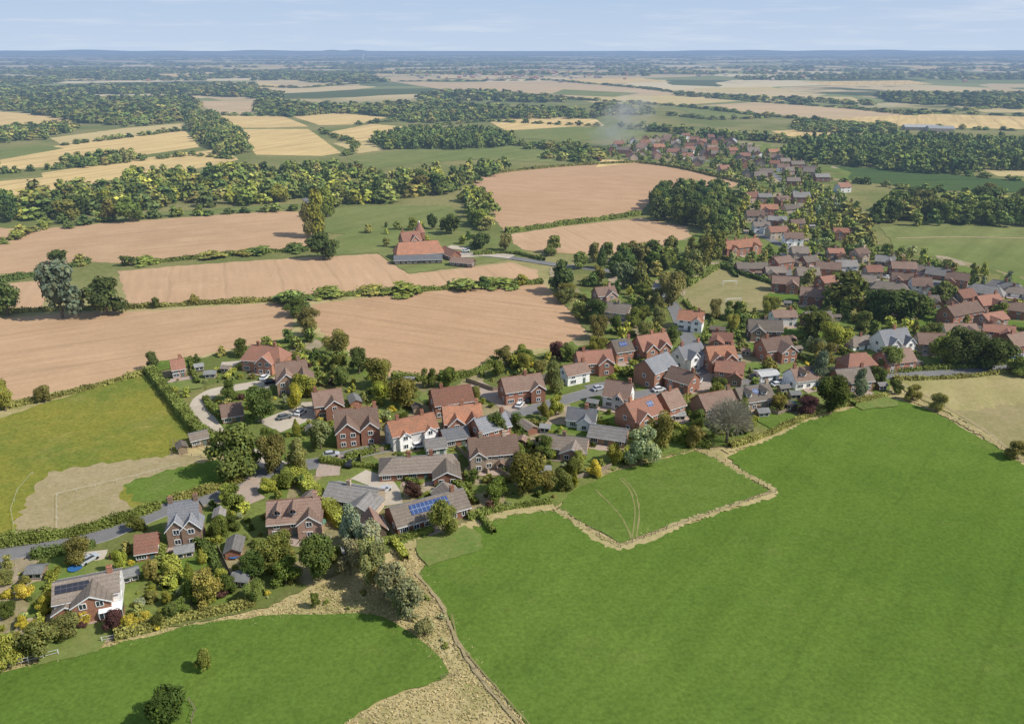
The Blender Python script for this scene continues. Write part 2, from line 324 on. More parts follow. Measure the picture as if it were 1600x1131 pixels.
sheet('meadow',[(-80,675),(0,655),(60,633),(150,607),(228,583),(245,600),(272,640),(300,668),(305,690),(275,712),(345,722),(385,752),(260,798),(150,836),(0,852),(-80,865)],M_meadow,'yellow green meadow at left')
sheet('dry_ground',[(18,838),(45,775),(75,740),(180,722),(275,712),(335,716),(270,738),(195,757),(188,780),(225,797),(150,822),(100,832)],M_dry,'bare dry ground in the pony paddock',jit=.8)
sheet('paddock_grass',[(192,756),(300,726),(345,720),(382,745),(330,770),(260,788),(212,786)],M_green2,'small green patch in the pony paddock',jit=.7)
sheet('dry_grass_field',[(1392,592),(1500,590),(1640,573),(1680,760),(1592,712),(1522,668),(1452,630),(1405,606)],M_yg,'straw coloured field at the right edge')
sheet('dry_grass_field',[(1490,645),(1640,625),(1680,770),(1600,715),(1540,680)],M_pitch,'paler parched strip of the right field',jit=.8)
sheet('garden_ground',[(-60,885),(-60,1060),(60,1030),(180,1000),(420,949),(520,900),(612,862),(720,820),(866,792),(960,733),(1088,702),(1130,698),(1260,650),(1385,618),(1395,592),(1500,588),(1660,570),(1660,450),(1480,402),(1380,384),(1300,330),(1330,270),(1200,225),(1000,213),(950,240),(1160,282),(1150,330),(1080,370),(1000,400),(860,418),(858,448),(919,520),(872,545),(772,577),(600,594),(500,527),(454,527),(380,543),(235,580),(300,668),(350,700),(400,742),(300,775),(150,838)],M_garden,'garden ground between the village houses')
sheet('sports_pitch',[(1072,450),(1100,434),(1125,419),(1200,444),(1265,465),(1272,476),(1220,491),(1150,497),(1090,490),(1070,470)],M_pitch,'dry football pitch ringed by trees')
F1=catmull([(664,885),(680,862),(722,832),(790,808),(850,799),(876,804),(905,824),(966,858)],5)
F1+= [Vector(p) for p in[(1075,819),(1140,797),(1214,772),(1162,738),(1138,716),(1180,692),(1260,656)]]
F1+=catmull([(1330,638),(1392,626),(1425,632),(1460,646),(1500,666),(1560,702),(1680,765)],4)
F1+=[Vector(p) for p in[(1800,1250),(880,1250)]]
F1+=catmull([(822,1131),(765,1062),(722,1010),(702,965),(668,918),(655,898)],4)
sheet('pasture',[(p.x,p.y) for p in F1],M_green,'large lush green pasture in the foreground',jit=.45)
sheet('pasture',[(872,795),(890,770),(960,737),(1088,705),(1115,716),(1160,742),(1202,768),(1075,811),(972,849),(905,815)],M_green2,'small fenced paddock beside the gardens',jit=.3)
F3=catmull([(-80,1075),(0,1053),(60,1037),(180,1008),(300,978),(420,962),(500,961),(580,960),(630,982),(682,1022),(702,1052)],4)+[Vector(p) for p in[(690,1062),(610,1088),(540,1128),(470,1250),(-80,1250)]]
sheet('pasture',[(p.x,p.y) for p in F3],M_green,'green pasture at the bottom left',jit=.5)
for pp,w_,l in[([(872,797),(905,820),(968,855),(1075,815),(1140,793),(1210,770),(1160,740),(1120,716),(1090,704)],1.7,'dry grass margin around the small paddock'),([(1132,706),(1200,684),(1270,652),(1388,621),(1425,626),(1465,644),(1520,670),(1600,722),(1680,768)],2.3,'dry grass margin behind the big pasture'),([(612,864),(650,850),(720,826),(790,803),(866,792)],2.6,'dry grass margin below the bungalows')]:
    road('field_margin',pp,w_,M_rough,l,block=False,jw=.6)
for pp,w_,l in[([(968,748),(985,768),(992,800),(988,842)],.4,'worn wheel track curving down the small paddock'),([(972,747),(991,768),(999,800),(994,842)],.35,'second wheel track curving down the small paddock'),([(930,766),(955,790),(975,815),(986,842)],.35,'worn wheel track from the paddock hay heap'),([(706,960),(716,1000),(745,1040),(790,1090),(835,1140)],.3,'faint wheel track along the pasture edge')]:
    road('track',pp,w_,M_worn,l,block=False,jw=.12)
road('track',[(1392,592),(1470,632),(1540,674),(1600,722),(1700,775)],1.2,M_dry,'trodden earth path beside the big pasture',block=False)
road('track',[(650,895),(690,945),(706,985),(730,1030),(770,1085),(808,1131),(850,1200)],.6,M_dry,'trodden path through the rough grass',block=False,jw=.2)
road('track',[(1400,373),(1500,371),(1640,374)],2.5,M_dry,'dry worn path across the playing field',block=False)
road('road',[(-80,884),(0,869),(60,857),(150,841),(200,822),(262,797),(330,778),(385,760),(412,742),(450,731),(500,724),(560,709),(620,696),(680,682),(740,664),(800,648),(850,636),(895,622),(940,612),(1000,618),(1060,603),(1100,592),(1093,560),(1075,530),(1064,505),(1052,480),(1030,455),(1000,436),(950,424),(880,416),(800,404),(740,398),(700,396)],5.2,M_tarmac,'grey village lane winding between the houses',kerb=True)
road('road',[(1060,603),(1120,600),(1200,598),(1290,596),(1380,588),(1440,584),(1520,580),(1600,571),(1680,556)],5.0,M_tarmac,'lane running off to the right edge',kerb=True)
road('road',[(1230,445),(1260,428),(1320,425),(1370,432),(1420,438),(1500,446),(1560,470)],5.5,M_tarmac,'estate road among the bungalows')
road('road',[(1230,445),(1228,420),(1240,395),(1180,355),(1245,320),(1225,285),(1180,262),(1090,250)],5.5,M_tarmac,'road through the far part of the village')
road('road',[(445,292),(470,300),(480,318)],4,M_tarmac,'short stretch of lane in the tree belt')
DR=[('driveway',[(405,748),(385,770),(400,785)],5,M_patio,'short paved drive below the lane'),
('driveway',[(440,733),(395,712),(350,690),(312,640),(330,615),(380,605),(432,596)],5.5,M_gravel,'long curving gravel drive between hedges'),
('driveway',[(420,668),(460,652),(495,640),(500,628)],11,M_gravel,'broad pale gravel forecourt of the big brick house'),
('driveway',[(735,600),(770,618),(812,640)],7.5,M_patio,'pinkish block paved drive'),
('driveway',[(930,600),(950,612),(985,622)],9,M_tarmac,'grey turning area by the white cottage'),
('driveway',[(1050,612),(1100,600),(1130,590)],10,M_patio,'paved yard beside the tall brick hall'),
('driveway',[(530,712),(515,730),(512,745)],6,M_patio,'short drive of the grey bungalow'),('driveway',[(560,742),(600,760),(612,790)],5.5,M_gravel,'pale drive to the solar roofed bungalow'),
('driveway',[(690,392),(720,400),(760,398),(800,402)],8,M_gravel,'farm yard beside the barn'),('driveway',[(700,386),(730,390)],7,M_gravel,'upper farm yard beside the barn'),('driveway',[(460,832),(480,840),(500,830)],8,M_patio,'stepped stone patio behind the dormer house'),
('driveway',[(150,862),(140,880),(120,892)],5,M_gravel,'gravel drive beside the solar roofed house'),('driveway',[(1430,440),(1470,448),(1520,470)],5,M_tarmac,'close between the bungalows'),
('driveway',[(345,572),(380,570),(395,575)],6,M_gravel,'sandy oval of ground in the upper left garden')]
for n_,p,w_,m,l in DR: road(n_,p,w_,m,l)
# ---------------- houses
HOUSES=[]
def gable_solid(b,L,W,e,r,tf=None,mi=0):
    b.prism([(-W/2,0),(W/2,0),(W/2,e-.15),(0,r-.2),(-W/2,e-.15)],-L/2,L/2,mi,tf)
def gable_roof(b,L,W,e,r,ov=.4,tf=None,mi=0):
    k=(r-e)/(W/2); ye=W/2+ov; ze=e-ov*k
    b.prism([(-ye,ze),(0,r),(ye,ze),(ye,ze-.16),(0,r-.22),(-ye,ze-.16)][::-1],-L/2-ov*.8,L/2+ov*.8,mi,tf)
def hip_roof(b,L,W,e,r,hx,ov=.4,tf=None):
    k=(r-e)/(W/2); ye=W/2+ov; ze=e-ov*k; xe=L/2+ov; i=len(b.v)
    P_=[(-xe,-ye,ze-.15),(xe,-ye,ze-.15),(xe,ye,ze-.15),(-xe,ye,ze-.15),(-xe,-ye,ze),(xe,-ye,ze),(xe,ye,ze),(-xe,ye,ze),(-L/2+hx,0,r),(L/2-hx,0,r)]
    b.v+=[tf(p) if tf else p for p in P_]
    for q in((3,2,1,0),(0,1,5,4),(1,2,6,5),(2,3,7,6),(3,0,4,7),(4,5,9,8),(5,6,9),(6,7,8,9),(7,4,8)): b.f.append([i+j for j in q]); b.m.append(0)
def win_meshes(w,h):
    b=MB(); b.box(0,0,0,w-.1,.06,h-.1); pane=b.mesh('pane',[M_glass]); b=MB()
    for x in(-w/2,w/2): b.box(x,-.02,0,.12,.12,h)
    for z in(-h/2,h/2): b.box(0,-.025,z,w-.12,.13,.12)
    b.box(0,-.03,0,.08,.09,h-.14)
    if w>1.6:
        for x in(-w/4,w/4): b.box(x,-.032,0,.06,.08,h-.15)
    return b.mesh('window_frame',[M_frame]),pane
WM={'n':win_meshes(1.25,1.2),'w':win_meshes(2.0,1.25)}
b=MB(); b.box(0,0,1.03,.95,.1,2.06); DOORM=b.mesh('door',[M_door])
b=MB(); b.box(0,0,0,1.25,.1,1.15); b.box(0,-.04,0,1.0,.06,.9,1); WSIMPLE=b.mesh('window',[M_frame,M_glass])
def window(par,x,y,z,rz,detail,kind='n'):
    if detail==0: return inst('window',WSIMPLE,par,(x,y,z),rz)
    f=inst('window',WM[kind][0],par,(x,y,z),rz); inst('pane',WM[kind][1],f)
def chimney(par,x,y,r,wm):
    b=MB(); b.box(x,y,r+.1,.95,.65,2.1); b.box(x,y,r+1.16,1.08,.78,.12)
    for s in(-.24,.24): b.cyl(x+s,y,r+1.22,r+1.6,.13,.10,7,1)
    b.build('chimney',[wm,M_pot],par)
def house(short,label,A,B,W,e,wall,roof,pitch=38,hip=0,wings=(),chim=(.7,),solar=None,dorm=(),porch=None,cons=None,cat='house',name=None,detail=2,group=None,world=None,gutter=True,wmat=None,keep=False,smat=None):
    if not keep: W*=.92; e=e*.95 if e>4 else e
    k=math.tan(R(pitch)); r=e+W/2*k
    if world: cx,cy,ang,L=world
    else:
        a=g(*A,z=r); b_=g(*B,z=r); cx,cy=(a[0]+b_[0])/2,(a[1]+b_[1])/2; L=math.hypot(b_[0]-a[0],b_[1]-a[1]); ang=math.atan2(b_[1]-a[1],b_[0]-a[0])
    hx=W/2*hip
    if hip: L+=2*hx*.9
    if not name: name={'white':'white_house','wood':'timber_building'}.get(wall,'brick_house')
    o=root(name,cx,cy,ang); wm=WALL[wall]; rm=ROOF[roof]; wm2=WALL[wmat] if wmat else wm
    ca,sa=math.cos(ang),math.sin(ang); lc=(-cx*ca-cy*sa, cx*sa-cy*ca); fs=-1 if lc[1]<0 else 1
    b=MB()
    if hip: b.box(0,0,(e-.1)/2,L,W,e-.1)
    else: gable_solid(b,L,W,e,r)
    b.build('wall',wm,o); b=MB()
    if hip: hip_roof(b,L,W,e,r,hx)
    else: gable_roof(b,L,W,e,r)
    ro=b.build('roof',rm,o)
    if detail>=1:
        b=MB(); b.box(0,0,r-.02,L-2*hx+.5,.24,.12); b.build('ridge_tiles',ROOF['red' if roof in('orange','red','brown') else 'slate'],ro)
    for c in chim: chimney(ro,c*(L/2-hx*.5),.0,r-(.6 if hip and abs(c)>.6 else 0),WALL['brick' if wall in('white','wood') else wall])
    if gutter and detail>=2:
        ze=e-.4*k
        for s in(1,-1):
            b=MB(); b.box(0,s*(W/2+.46),ze-.1,L+.6,.09,.12); b.build('gutter',M_frame,o)
    st=[1.45] if e<3.6 else ([1.45,3.95] if e<6.2 else [1.45,3.9,5.9])
    wx=[w[0]*L/2 for w in wings if w[4]>0]; ww=[w[2] for w in wings if w[4]>0]
    n=max(2,int(L/(2.8 if detail==2 else 3.4)))
    if detail==0: n=min(n,3)
    sides=[fs,-fs] if detail==2 else [fs]
    for si in sides:
        for zi,z in enumerate(st):
            for i in range(n):
                x=-L/2+L*(i+.5)/n
                if si==fs and any(abs(x-q)<v/2+.7 for q,v in zip(wx,ww)): continue
                if zi==0 and i==n//2 and detail: 
                    inst('door',DOORM,o,(x,si*(W/2+.02),0),0 if si<0 else math.pi); continue
                window(o,x,si*(W/2+.03),min(z,e-.85),0 if si<0 else math.pi,detail,'w' if (zi==0 and detail==2 and i%2==0) else 'n')
    gs=(1,-1) if detail==2 else ((1,) if lc[0]>0 else (-1,))
    if detail and not hip:
        for s in gs:
            for z in st: window(o,s*(L/2+.03),(-.18*W if z<2 else 0),z,math.pi/2*s,detail)
    for (s,ln,w2,e2,side) in wings:
        e2=min(e2,e-.05)
        d=fs*side; r2=min(e2+w2/2*k,r-.08); x=s*L/2; y1=d*(W/2+ln); LL=W/2+ln-.3
        tf=lambda p,x=x,y1=y1,d=d,LL=LL:(x-p[1]*1.0*d, y1-d*(LL/2)+p[0]*d, p[2])
        b=MB(); gable_solid(b,LL,w2,e2,r2,tf); b.build('wall',wm2,o)
        b=MB(); gable_roof(b,LL,w2,e2,r2,.35,tf); b.build('roof',rm,o)
        if detail==2:
            kk=(r2-e2)/(w2/2); b=MB()
            for sg in(-1,1):
                ye=w2/2+.35; b.prism([(sg*ye,e2-.35*kk-.22),(0,r2-.26),(0,r2+.02),(sg*ye,e2-.35*kk+.03)][::sg],0,.06,0,lambda p,x=x,y1=y1,d=d:(x-p[1]*d,y1+d*(.29+p[0]),p[2]))
            b.build('barge_board',M_frame,o)
        for z in ([1.45] if e2<3.6 else [1.45,3.9]):
            for q in ((-.22,.22) if w2>5 else (0,)): window(o,x+q*w2,y1+d*.03,z,0 if d<0 else math.pi,detail,'n')
    for s in dorm:
        y=fs*W*.30; z=e+(W/2-abs(y))*k; dd=W*.30
        b=MB(); x=s*L/2; b.box(x,y-fs*dd/4,z+.35,1.8,dd/2+.9,1.5); zt=z+1.1
        b2=MB(); gable_roof(b2,dd+1.2,1.8,zt,zt+.8,.2,lambda p,x=x,y=y:(x-p[1],y-fs*.3+p[0],p[2]))
        dm=b.build('dormer',WALL['white'] if wall in('white','cream') else wm,o); b2.build('roof',rm,dm); inst('window',WM['n'][0],dm,(x,y+fs*.48,z+.45),0 if fs<0 else math.pi)
        b=MB(); b.box(x,y+fs*.455,z+.45,1.1,.03,1.05); b.build('pane',M_glass,dm)
    if solar:
        x0,x1,cnt=solar[:3]; sd=fs*(solar[3] if len(solar)>3 else 1); ln=(x1-x0)*L/2; wd=min(2.7,W*.3) if cnt>4 else 1.7; sl=math.atan(k)
        b=MB(); b.box(0,0,0,ln,wd,.07); m=b.mesh('solar_panel',[smat or M_solar]); q=inst('solar_panel',m,ro,((x0+x1)/2*L/2,sd*W*.22,e+W*.28*k+.1)); q.rotation_euler=(-sd*sl,0,0)
    if porch is not None:
        x=porch*L/2; y=fs*(W/2+.7); b=MB()
        for sx in(-.8,.8): b.box(x+sx,y+fs*.5,1.05,.12,.12,2.1)
        pr=b.build('porch',M_frame,o); b=MB(); gable_roof(b,1.7,2.0,2.15,2.85,.15,lambda p,x=x,y=y:(x-p[1],y+p[0],p[2])); b.build('roof',rm,pr)
    if cons is not None:
        x=cons*L/2; y=fs*(W/2+1.6); b=MB(); b.box(x,y,.35,4.0,3.1,.7); cv=b.build('conservatory',wm2,o)
        b=MB(); b.box(x,y,1.45,3.9,3.0,1.5,1)
        for i in range(6): b.box(x-1.95+i*.78,y+fs*1.5,1.45,.07,.1,1.5,0)
        b.box(x,y+fs*1.5,2.2,4.0,.12,.12,0)
        b.prism([(-1.7,2.22),(1.7,2.22),(0,3.0)],x-2.0,x+2.0,0,lambda p,y=y:(p[0],p[1]+y,p[2])); b.build('glazing',[M_frame,M_glass],cv)
    HOUSES.append((cx,cy,ang,L/2,W/2,short,r))
    for (s,ln,w2,e2,side) in wings:
        d=fs*side; x=s*L/2; y=d*(W/2+ln/2); HOUSES.append((cx+x*ca-y*sa,cy+x*sa+y*ca,ang,w2/2,ln/2,None,r))
    tag(o,label,cat,group)
    return o
E1=2.55
N=[
('the bottom left solar house','wide low white and orange brick house with dark solar panels at the bottom left',(84,909),(184,890),8.2,4.5,'white','dull',dict(pitch=29,wings=[(.2,2.4,6.5,4.2,1),(-.62,1.4,4.5,2.8,1)],wmat='orange',solar=(-.95,.1,4),chim=(.75,),cons=.75,smat=M_solar2)),
('the grey gabled house','tall grey roofed house with steep gables beside the lane at left',(264,784),(308,779),7.5,5.2,'brown','slate',dict(pitch=48,wings=[(-.5,1.2,4,4.6,1),(.55,1.5,4,4.6,1)],chim=(-.9,.9))),
('the low red outbuilding','low outbuilding with red tiled roof beside the grey gabled house',(211,836),(244,831),6.5,2.6,'brick','red',dict(chim=(),cat='outbuilding')),
('the dormer house','pinkish brick house with brown roof, dormers and stone patio',(418,782),(498,775),9,4.4,'pink','brown',dict(dorm=(-.6,0),chim=(.85,),wings=[(.62,1.4,5,4.2,1)])),
('the L shaped bungalow','grey roofed L shaped bungalow right of the clipped hedge',(516,752),(590,764),8,E1,'cream','grey',dict(pitch=28,wings=[(.72,3.5,6.5,E1,1)],chim=(-.2,))),
('the solar bungalow','long brown roofed bungalow with blue solar panels on its roof',(610,792),(722,762),9,2.8,'brick','dull',dict(pitch=32,solar=(-.55,.5,6),wings=[(.75,1.8,6,2.6,-1)],chim=(.7,))),
('the steep garage','small steep roofed garage left of the solar bungalow',(577,792),(586,812),5,2.2,'wood','brown',dict(pitch=48,chim=(),cat='garage')),
('the wide hipped bungalow','wide hipped bungalow with weathered brown roof below the lane',(612,714),(695,709),9,E1,'brick','dull',dict(pitch=28,hip=.8,wings=[(.7,4,6.5,E1,1)],chim=(-.3,.4))),
('the long white house','long white house with orange tiled roof beside the lane',(606,658),(676,643),6.8,4.9,'white','orange',dict(pitch=40,chim=(-.6,.5),wings=[(-.5,.9,3.2,4.3,1),(.6,.9,3.2,4.3,1)],keep=True)),
('the big gabled house','large red brick house with brown roofs and front gables',(522,640),(588,634),9,5.2,'brick','brown',dict(pitch=42,wings=[(-.45,2.8,6,5,1),(.6,2.5,5,5,1)],chim=(.1,.9))),
('the forecourt house','red brick house with brown roof behind the gravel forecourt',(488,612),(532,606),8,5.0,'brick','brown',dict(wings=[(.3,2,5,4.6,1)],chim=(-.8,))),
('the red roofed house','red roofed brick house backing on the central ploughed field',(674,608),(734,600),9,5,'brick','red',dict(chim=(-.5,))),
('the orange gabled house','orange roofed house with twin white edged gables on the lane',(692,634),(750,629),8,5,'orange','orange',dict(pitch=43,wings=[(-.4,1.6,4.5,4.6,1),(.5,1.8,4.5,4.6,1)],chim=(0,.8))),
('the slate brick house','slate roofed brick house right of the orange gabled house',(742,654),(788,642),7.5,4.8,'brick','slate',dict(chim=(.8,))),
('the white annexe','low annexe with pale walls and grey roof beside the lane',(664,686),(694,682),6,2.6,'white','grey',dict(chim=(),pitch=28,cat='outbuilding')),
('the garage block','grey roofed brick garages behind the white annexe',(690,671),(728,665),7,2.7,'brick','slate',dict(chim=(),pitch=28,cat='garage')),
('the buff pair','pair of buff brick houses with brown roof below the lane',(732,684),(806,678),8.5,4.9,'cream','brown',dict(chim=(-.5,.5),wings=[(-.7,1.0,4,4.5,1)],porch=.2)),
('the drive end house','dark red brick house with brown roof above the lane bend',(784,590),(844,582),8.5,5,'brick','brown',dict(chim=(.2,),wings=[(.6,1.3,4.5,4.6,1)])),
('the low brown bungalow','low brown roofed bungalow among trees above the small paddock',(846,676),(918,684),8,E1,'pink','dull',dict(pitch=28,chim=(0,),wings=[(.5,2.5,6,E1,1)])),
('the white cottage row','little white cottages with grey roofs above the brown bungalow',(888,635),(932,639),6,3,'white','slate',dict(chim=(.3,),wings=[(.3,1.6,4,2.8,1)],keep=True)),
('the dark bungalow','dark grey roofed bungalow left of the silvery tree',(924,662),(980,670),8,E1,'brown','grey',dict(pitch=25,chim=())),
('the white cottage','white cottage with brown clay roof beside the grey turning area',(948,592),(988,598),7,4.2,'white','brown',dict(pitch=46,chim=(.8,),wings=[(.2,1,3.4,3.6,1)],keep=True)),
('the tall brick hall','tall red brick hall with grey slate roof',(1008,562),(1042,549),9,6.3,'orange','slate',dict(pitch=38,chim=())),
('the hall wing','brown roofed brick wing right of the tall brick hall',(1050,571),(1086,582),7.5,4.4,'brick','brown',dict(chim=(.8,))),
('the white gabled house','white gabled house with grey slate roof in the village centre',(1060,541),(1094,533),7,4.8,'white','slate',dict(pitch=44,wings=[(-.3,2.0,4.2,4.5,1),(.7,1.2,3.4,4.2,1)],chim=(-.7,.8))),
('the twin gabled house','orange brick house with twin gables right of the white gabled house',(1104,541),(1146,538),8,5,'orange','orange',dict(pitch=42,wings=[(-.5,1.5,4.5,4.7,1),(.4,1.5,4.5,4.7,1)],chim=(.9,))),
('the red hipped house','red roofed brick house above the silvery tree',(978,629),(1022,615),9,5,'orange','red',dict(pitch=42,chim=(-.7,),wings=[(-.5,1.5,5,4.6,1)],solar=(.2,.6,2))),
('the side gabled house','brick house with brown roof and big side gable',(1034,613),(1058,606),8.5,4.8,'brick','brown',dict(pitch=42,chim=(0,))),
('the brown chalet','brown roofed chalet behind the bare brown tree',(1092,616),(1142,607),8.5,3.4,'brown','brown',dict(chim=(.8,),pitch=38)),
('the white dormer chalet','chalet house with pale dormers and grey roof',(1150,606),(1200,598),8.5,3.4,'cream','dull',dict(dorm=(-.5,.45),solar=(-.15,.2,2),chim=(.9,),pitch=38)),
('the white solar house','white fronted house with brown roof and solar panels at right',(1236,575),(1288,569),8,3.4,'white','brown',dict(solar=(.05,.6,4),chim=(-.8,),dorm=(-.5,))),
('the lower lane house','brown brick house with dull roof just below the right lane',(1306,577),(1356,572),8.5,4.2,'brick','dull',dict(chim=(.6,))),
('the white garage','low white garage with pale roof beside the lane',(1184,580),(1212,577),5,2.5,'white','pale',dict(pitch=15,chim=(),cat='garage')),
('the twin gabled white cottage','white cottage with twin pointed gables among the dark trees',(1374,516),(1416,511),7.5,4.8,'white','slate',dict(pitch=45,wings=[(-.4,1.5,4.5,4.5,1),(.7,1.5,4.2,4.5,1)],chim=(.1,),keep=True)),
('the front gabled house','brown roofed brick house with a front gable near the pitch',(1190,529),(1232,524),8.5,4.8,'brick','brown',dict(wings=[(.3,3,6,4.6,1)],chim=(-.6,))),
('the dark roofed house','dark roofed house just below the football pitch',(1170,498),(1222,500),8,4.6,'brown','dull',dict(chim=(0,),wings=[(-.5,2,5,4.2,1)])),
('the white and orange house','white and brick house with orange roof left of the pitch',(1062,483),(1100,487),7.5,4.8,'white','orange',dict(chim=(.6,),wings=[(.6,1.5,4,4.4,1)])),
('the tile hung house','orange tile hung house with many gables behind the hall',(996,525),(1040,518),8.5,5,'orange','red',dict(pitch=43,wings=[(-.5,1.6,4.5,4.7,1),(.4,1.6,4.5,4.7,1)],chim=(0,.8))),
('the small solar house','brown roofed house with solar panels behind the village street',(956,532),(983,528),8,4.8,'brick','dull',dict(solar=(-.4,.5,4),chim=(.9,))),
('the field corner house','brick house with red roof beside the ploughed field corner',(901,549),(954,545),8,4.8,'brick','red',dict(wings=[(.5,1.8,5,4.5,1)],chim=(-.6,))),
('the white fronted cottage','white fronted cottage with brown roof above the pale green tree',(880,571),(914,564),6.5,4,'white','brown',dict(chim=(.8,))),
('the upper lane house','grey brown roofed house beside the upper lane',(949,471),(985,476),7.5,4.6,'cream','dull',dict(chim=(0,))),
('the top lane house','house with pinkish walls at the top of the upper lane',(930,449),(959,446),7.5,4.8,'pink','brown',dict(chim=(.5,),wings=[(.3,1.5,5,4.4,1)])),
('the barn','great barn with sweeping red tiled roof amid the fields',(622,379),(684,375),12,3.0,'brick','orange',dict(pitch=40,hip=.35,chim=(),cat='barn',name='barn',keep=True)),
('the farm range','long low dark farm range in front of the barn',(616,399),(690,397),6,2.4,'wood','slate',dict(pitch=30,chim=(),cat='barn',name='barn',keep=True)),
('the farmhouse','red roofed farmhouse with tall chimneys behind the barn',(626,363),(654,360),7.5,4.8,'brick','red',dict(pitch=50,chim=(-.8,.8),name='farmhouse',wings=[(.2,1.5,4.5,4.6,1)])),
('the farm store','small brick farm store right of the barn beside the yard',(694,384),(712,392),6,2.6,'brick','red',dict(chim=(),cat='barn',name='barn',keep=True)),
('the cart shed','long low cart shed on the far side of the farm yard',(706,401),(740,404),5.5,2.4,'wood','brown',dict(pitch=32,chim=(),cat='barn',name='barn',keep=True)),
('the field edge house','orange brick house with hipped roof at the field edge',(392,538),(436,541),9,4.8,'orange','red',dict(hip=.5,pitch=42,wings=[(.3,2,5.5,4.6,1)],chim=(-.4,.6))),
('the rambling house','large rambling house with brown roofs above the gravel drive',(430,566),(478,561),9.5,4.9,'brown','brown',dict(pitch=43,wings=[(-.4,3,6,4.6,1),(.7,4,6,4.4,1)],chim=(-.8,.5))),
('the drive garage','brown roofed timber garage beside the gravel drive',(344,632),(376,627),7,2.6,'brown','brown',dict(chim=(),cat='garage')),
('the pony stable','small timber stable at the corner of the meadow',(295,677),(322,671),5,2.4,'tan','dull',dict(pitch=25,chim=(),cat='stable',name='stable')),
('the meadow corner cottage','small red roofed cottage half hidden at the meadow corner',(266,562),(286,559),6.5,3.6,'brick','red',dict(chim=(.5,))),
('the red terrace','long red roofed terrace of brick houses beside the wood',(1130,377),(1184,371),8.5,5.2,'orange','orange',dict(chim=(-.8,-.3,.3,.8),wings=[(-.6,1,4,4.8,1),(.6,1,4,4.8,1)],detail=1)),
('the pitch corner house','brick house at the lower right corner of the pitch',(1252,447),(1288,450),8,4.8,'brick','brown',dict(chim=(.4,),detail=1)),
('the long roof','long brown roof showing behind the tall oaks',(1258,487),(1298,486),8,3.2,'brown','dull',dict(chim=(),detail=1)),
('the cedar house','brown house below the dark trees at right',(1378,548),(1422,543),8.5,4.2,'brick','brown',dict(chim=(-.5,),detail=1)),
('the red hipped cottage','red hipped house left of the dark cedars',(1327,552),(1354,550),8,4.4,'brick','red',dict(hip=.6,chim=(),detail=1)),
('the right edge house','brick house cut by the right edge of the view',(1574,522),(1620,514),8.5,4.9,'brick','brown',dict(chim=(-.7,),detail=1)),
('the red gabled house','red brick gabled house at the right edge above the lane',(1527,462),(1560,458),8,4.9,'brick','red',dict(chim=(.7,),wings=[(.2,1.5,5,4.5,1)],detail=1)),
('the red brick pair','pair of red brick houses right of the dark cedars',(1480,478),(1526,469),8,4.9,'brick','brown',dict(chim=(-.7,.7),detail=1)),
]
for s,l,A,B,W,e,wa,ro,k in N: house(s,l,A,B,W,e,wa,ro,**k)
# oast kiln with its conical roof beside the farmhouse
c=g(656,376); o=root('oast_kiln',c[0],c[1]); b=MB(); b.cyl(0,0,0,5,3,3,14); b.build('wall',WALL['brick'],o); b=MB(); b.cyl(0,0,4.9,10.2,3.25,.35,14); rf_=b.build('roof',ROOF['red'],o); b=MB(); b.cyl(0,0,10.2,11.3,.5,.1,8); b.build('cowl',M_frame,rf_); tag(o,'round brick oast kiln with cone roof behind the barn','kiln')
EST=[(1175,408,18,-8,'dull'),(1222,398,11,10,'brown'),(1212,414,10,-5,'dull'),(1228,430,12,-30,'brown'),(1262,418,12,-10,'dull'),(1295,408,11,-10,'brown'),(1322,405,11,10,'grey'),(1298,427,12,5,'red'),(1352,428,11,-15,'dull'),(1384,398,11,-30,'grey'),(1412,407,11,-25,'brown'),(1440,412,10,-20,'dull'),(1468,418,11,-20,'grey'),(1498,424,11,-18,'brown'),(1345,385,10,10,'brown'),(1306,384,10,10,'red'),(1392,440,11,-8,'dull'),(1440,433,10,-12,'brown'),(1480,456,10,-30,'dull'),(1508,450,10,15,'red'),(1542,446,10,-25,'grey'),(1572,440,11,-30,'grey'),(1598,447,10,-30,'dull'),(1330,452,11,30,'dull'),(1418,474,11,5,'grey'),(1452,460,10,-10,'dull'),(1552,484,11,20,'red'),(1240,362,12,5,'brown'),(1190,344,12,-5,'dull'),(1215,335,11,5,'grey'),(1180,328,11,10,'brown'),(1202,318,11,-5,'orange'),(1236,318,11,10,'dull'),(1222,304,11,15,'brown'),(1195,300,11,-10,'grey'),(1252,300,12,5,'grey'),(1318,353,12,-5,'orange'),(1285,270,12,-5,'grey'),(1318,285,12,20,'red'),(1265,262,11,-5,'dull'),(1240,276,11,5,'dull'),(1215,352,12,10,'red'),(1345,522,10,10,'dull'),(1500,502,12,15,'brown'),(1455,520,11,-15,'brown'),(1563,503,11,-20,'red'),(1130,515,9,-10,'red'),(1142,562,10,-15,'red'),(1585,470,9,-20,'brown'),(1530,520,9,10,'dull'),(1225,480,9,0,'brown'),(1265,398,9,10,'dull'),(1365,412,9,-10,'red'),(1250,384,10,5,'dull'),(1410,424,9,-10,'brown'),(1175,300,10,5,'red'),(1245,340,10,-5,'brown')]
RN={'dull':'weathered brown','brown':'brown','grey':'grey','red':'red','orange':'orange'}
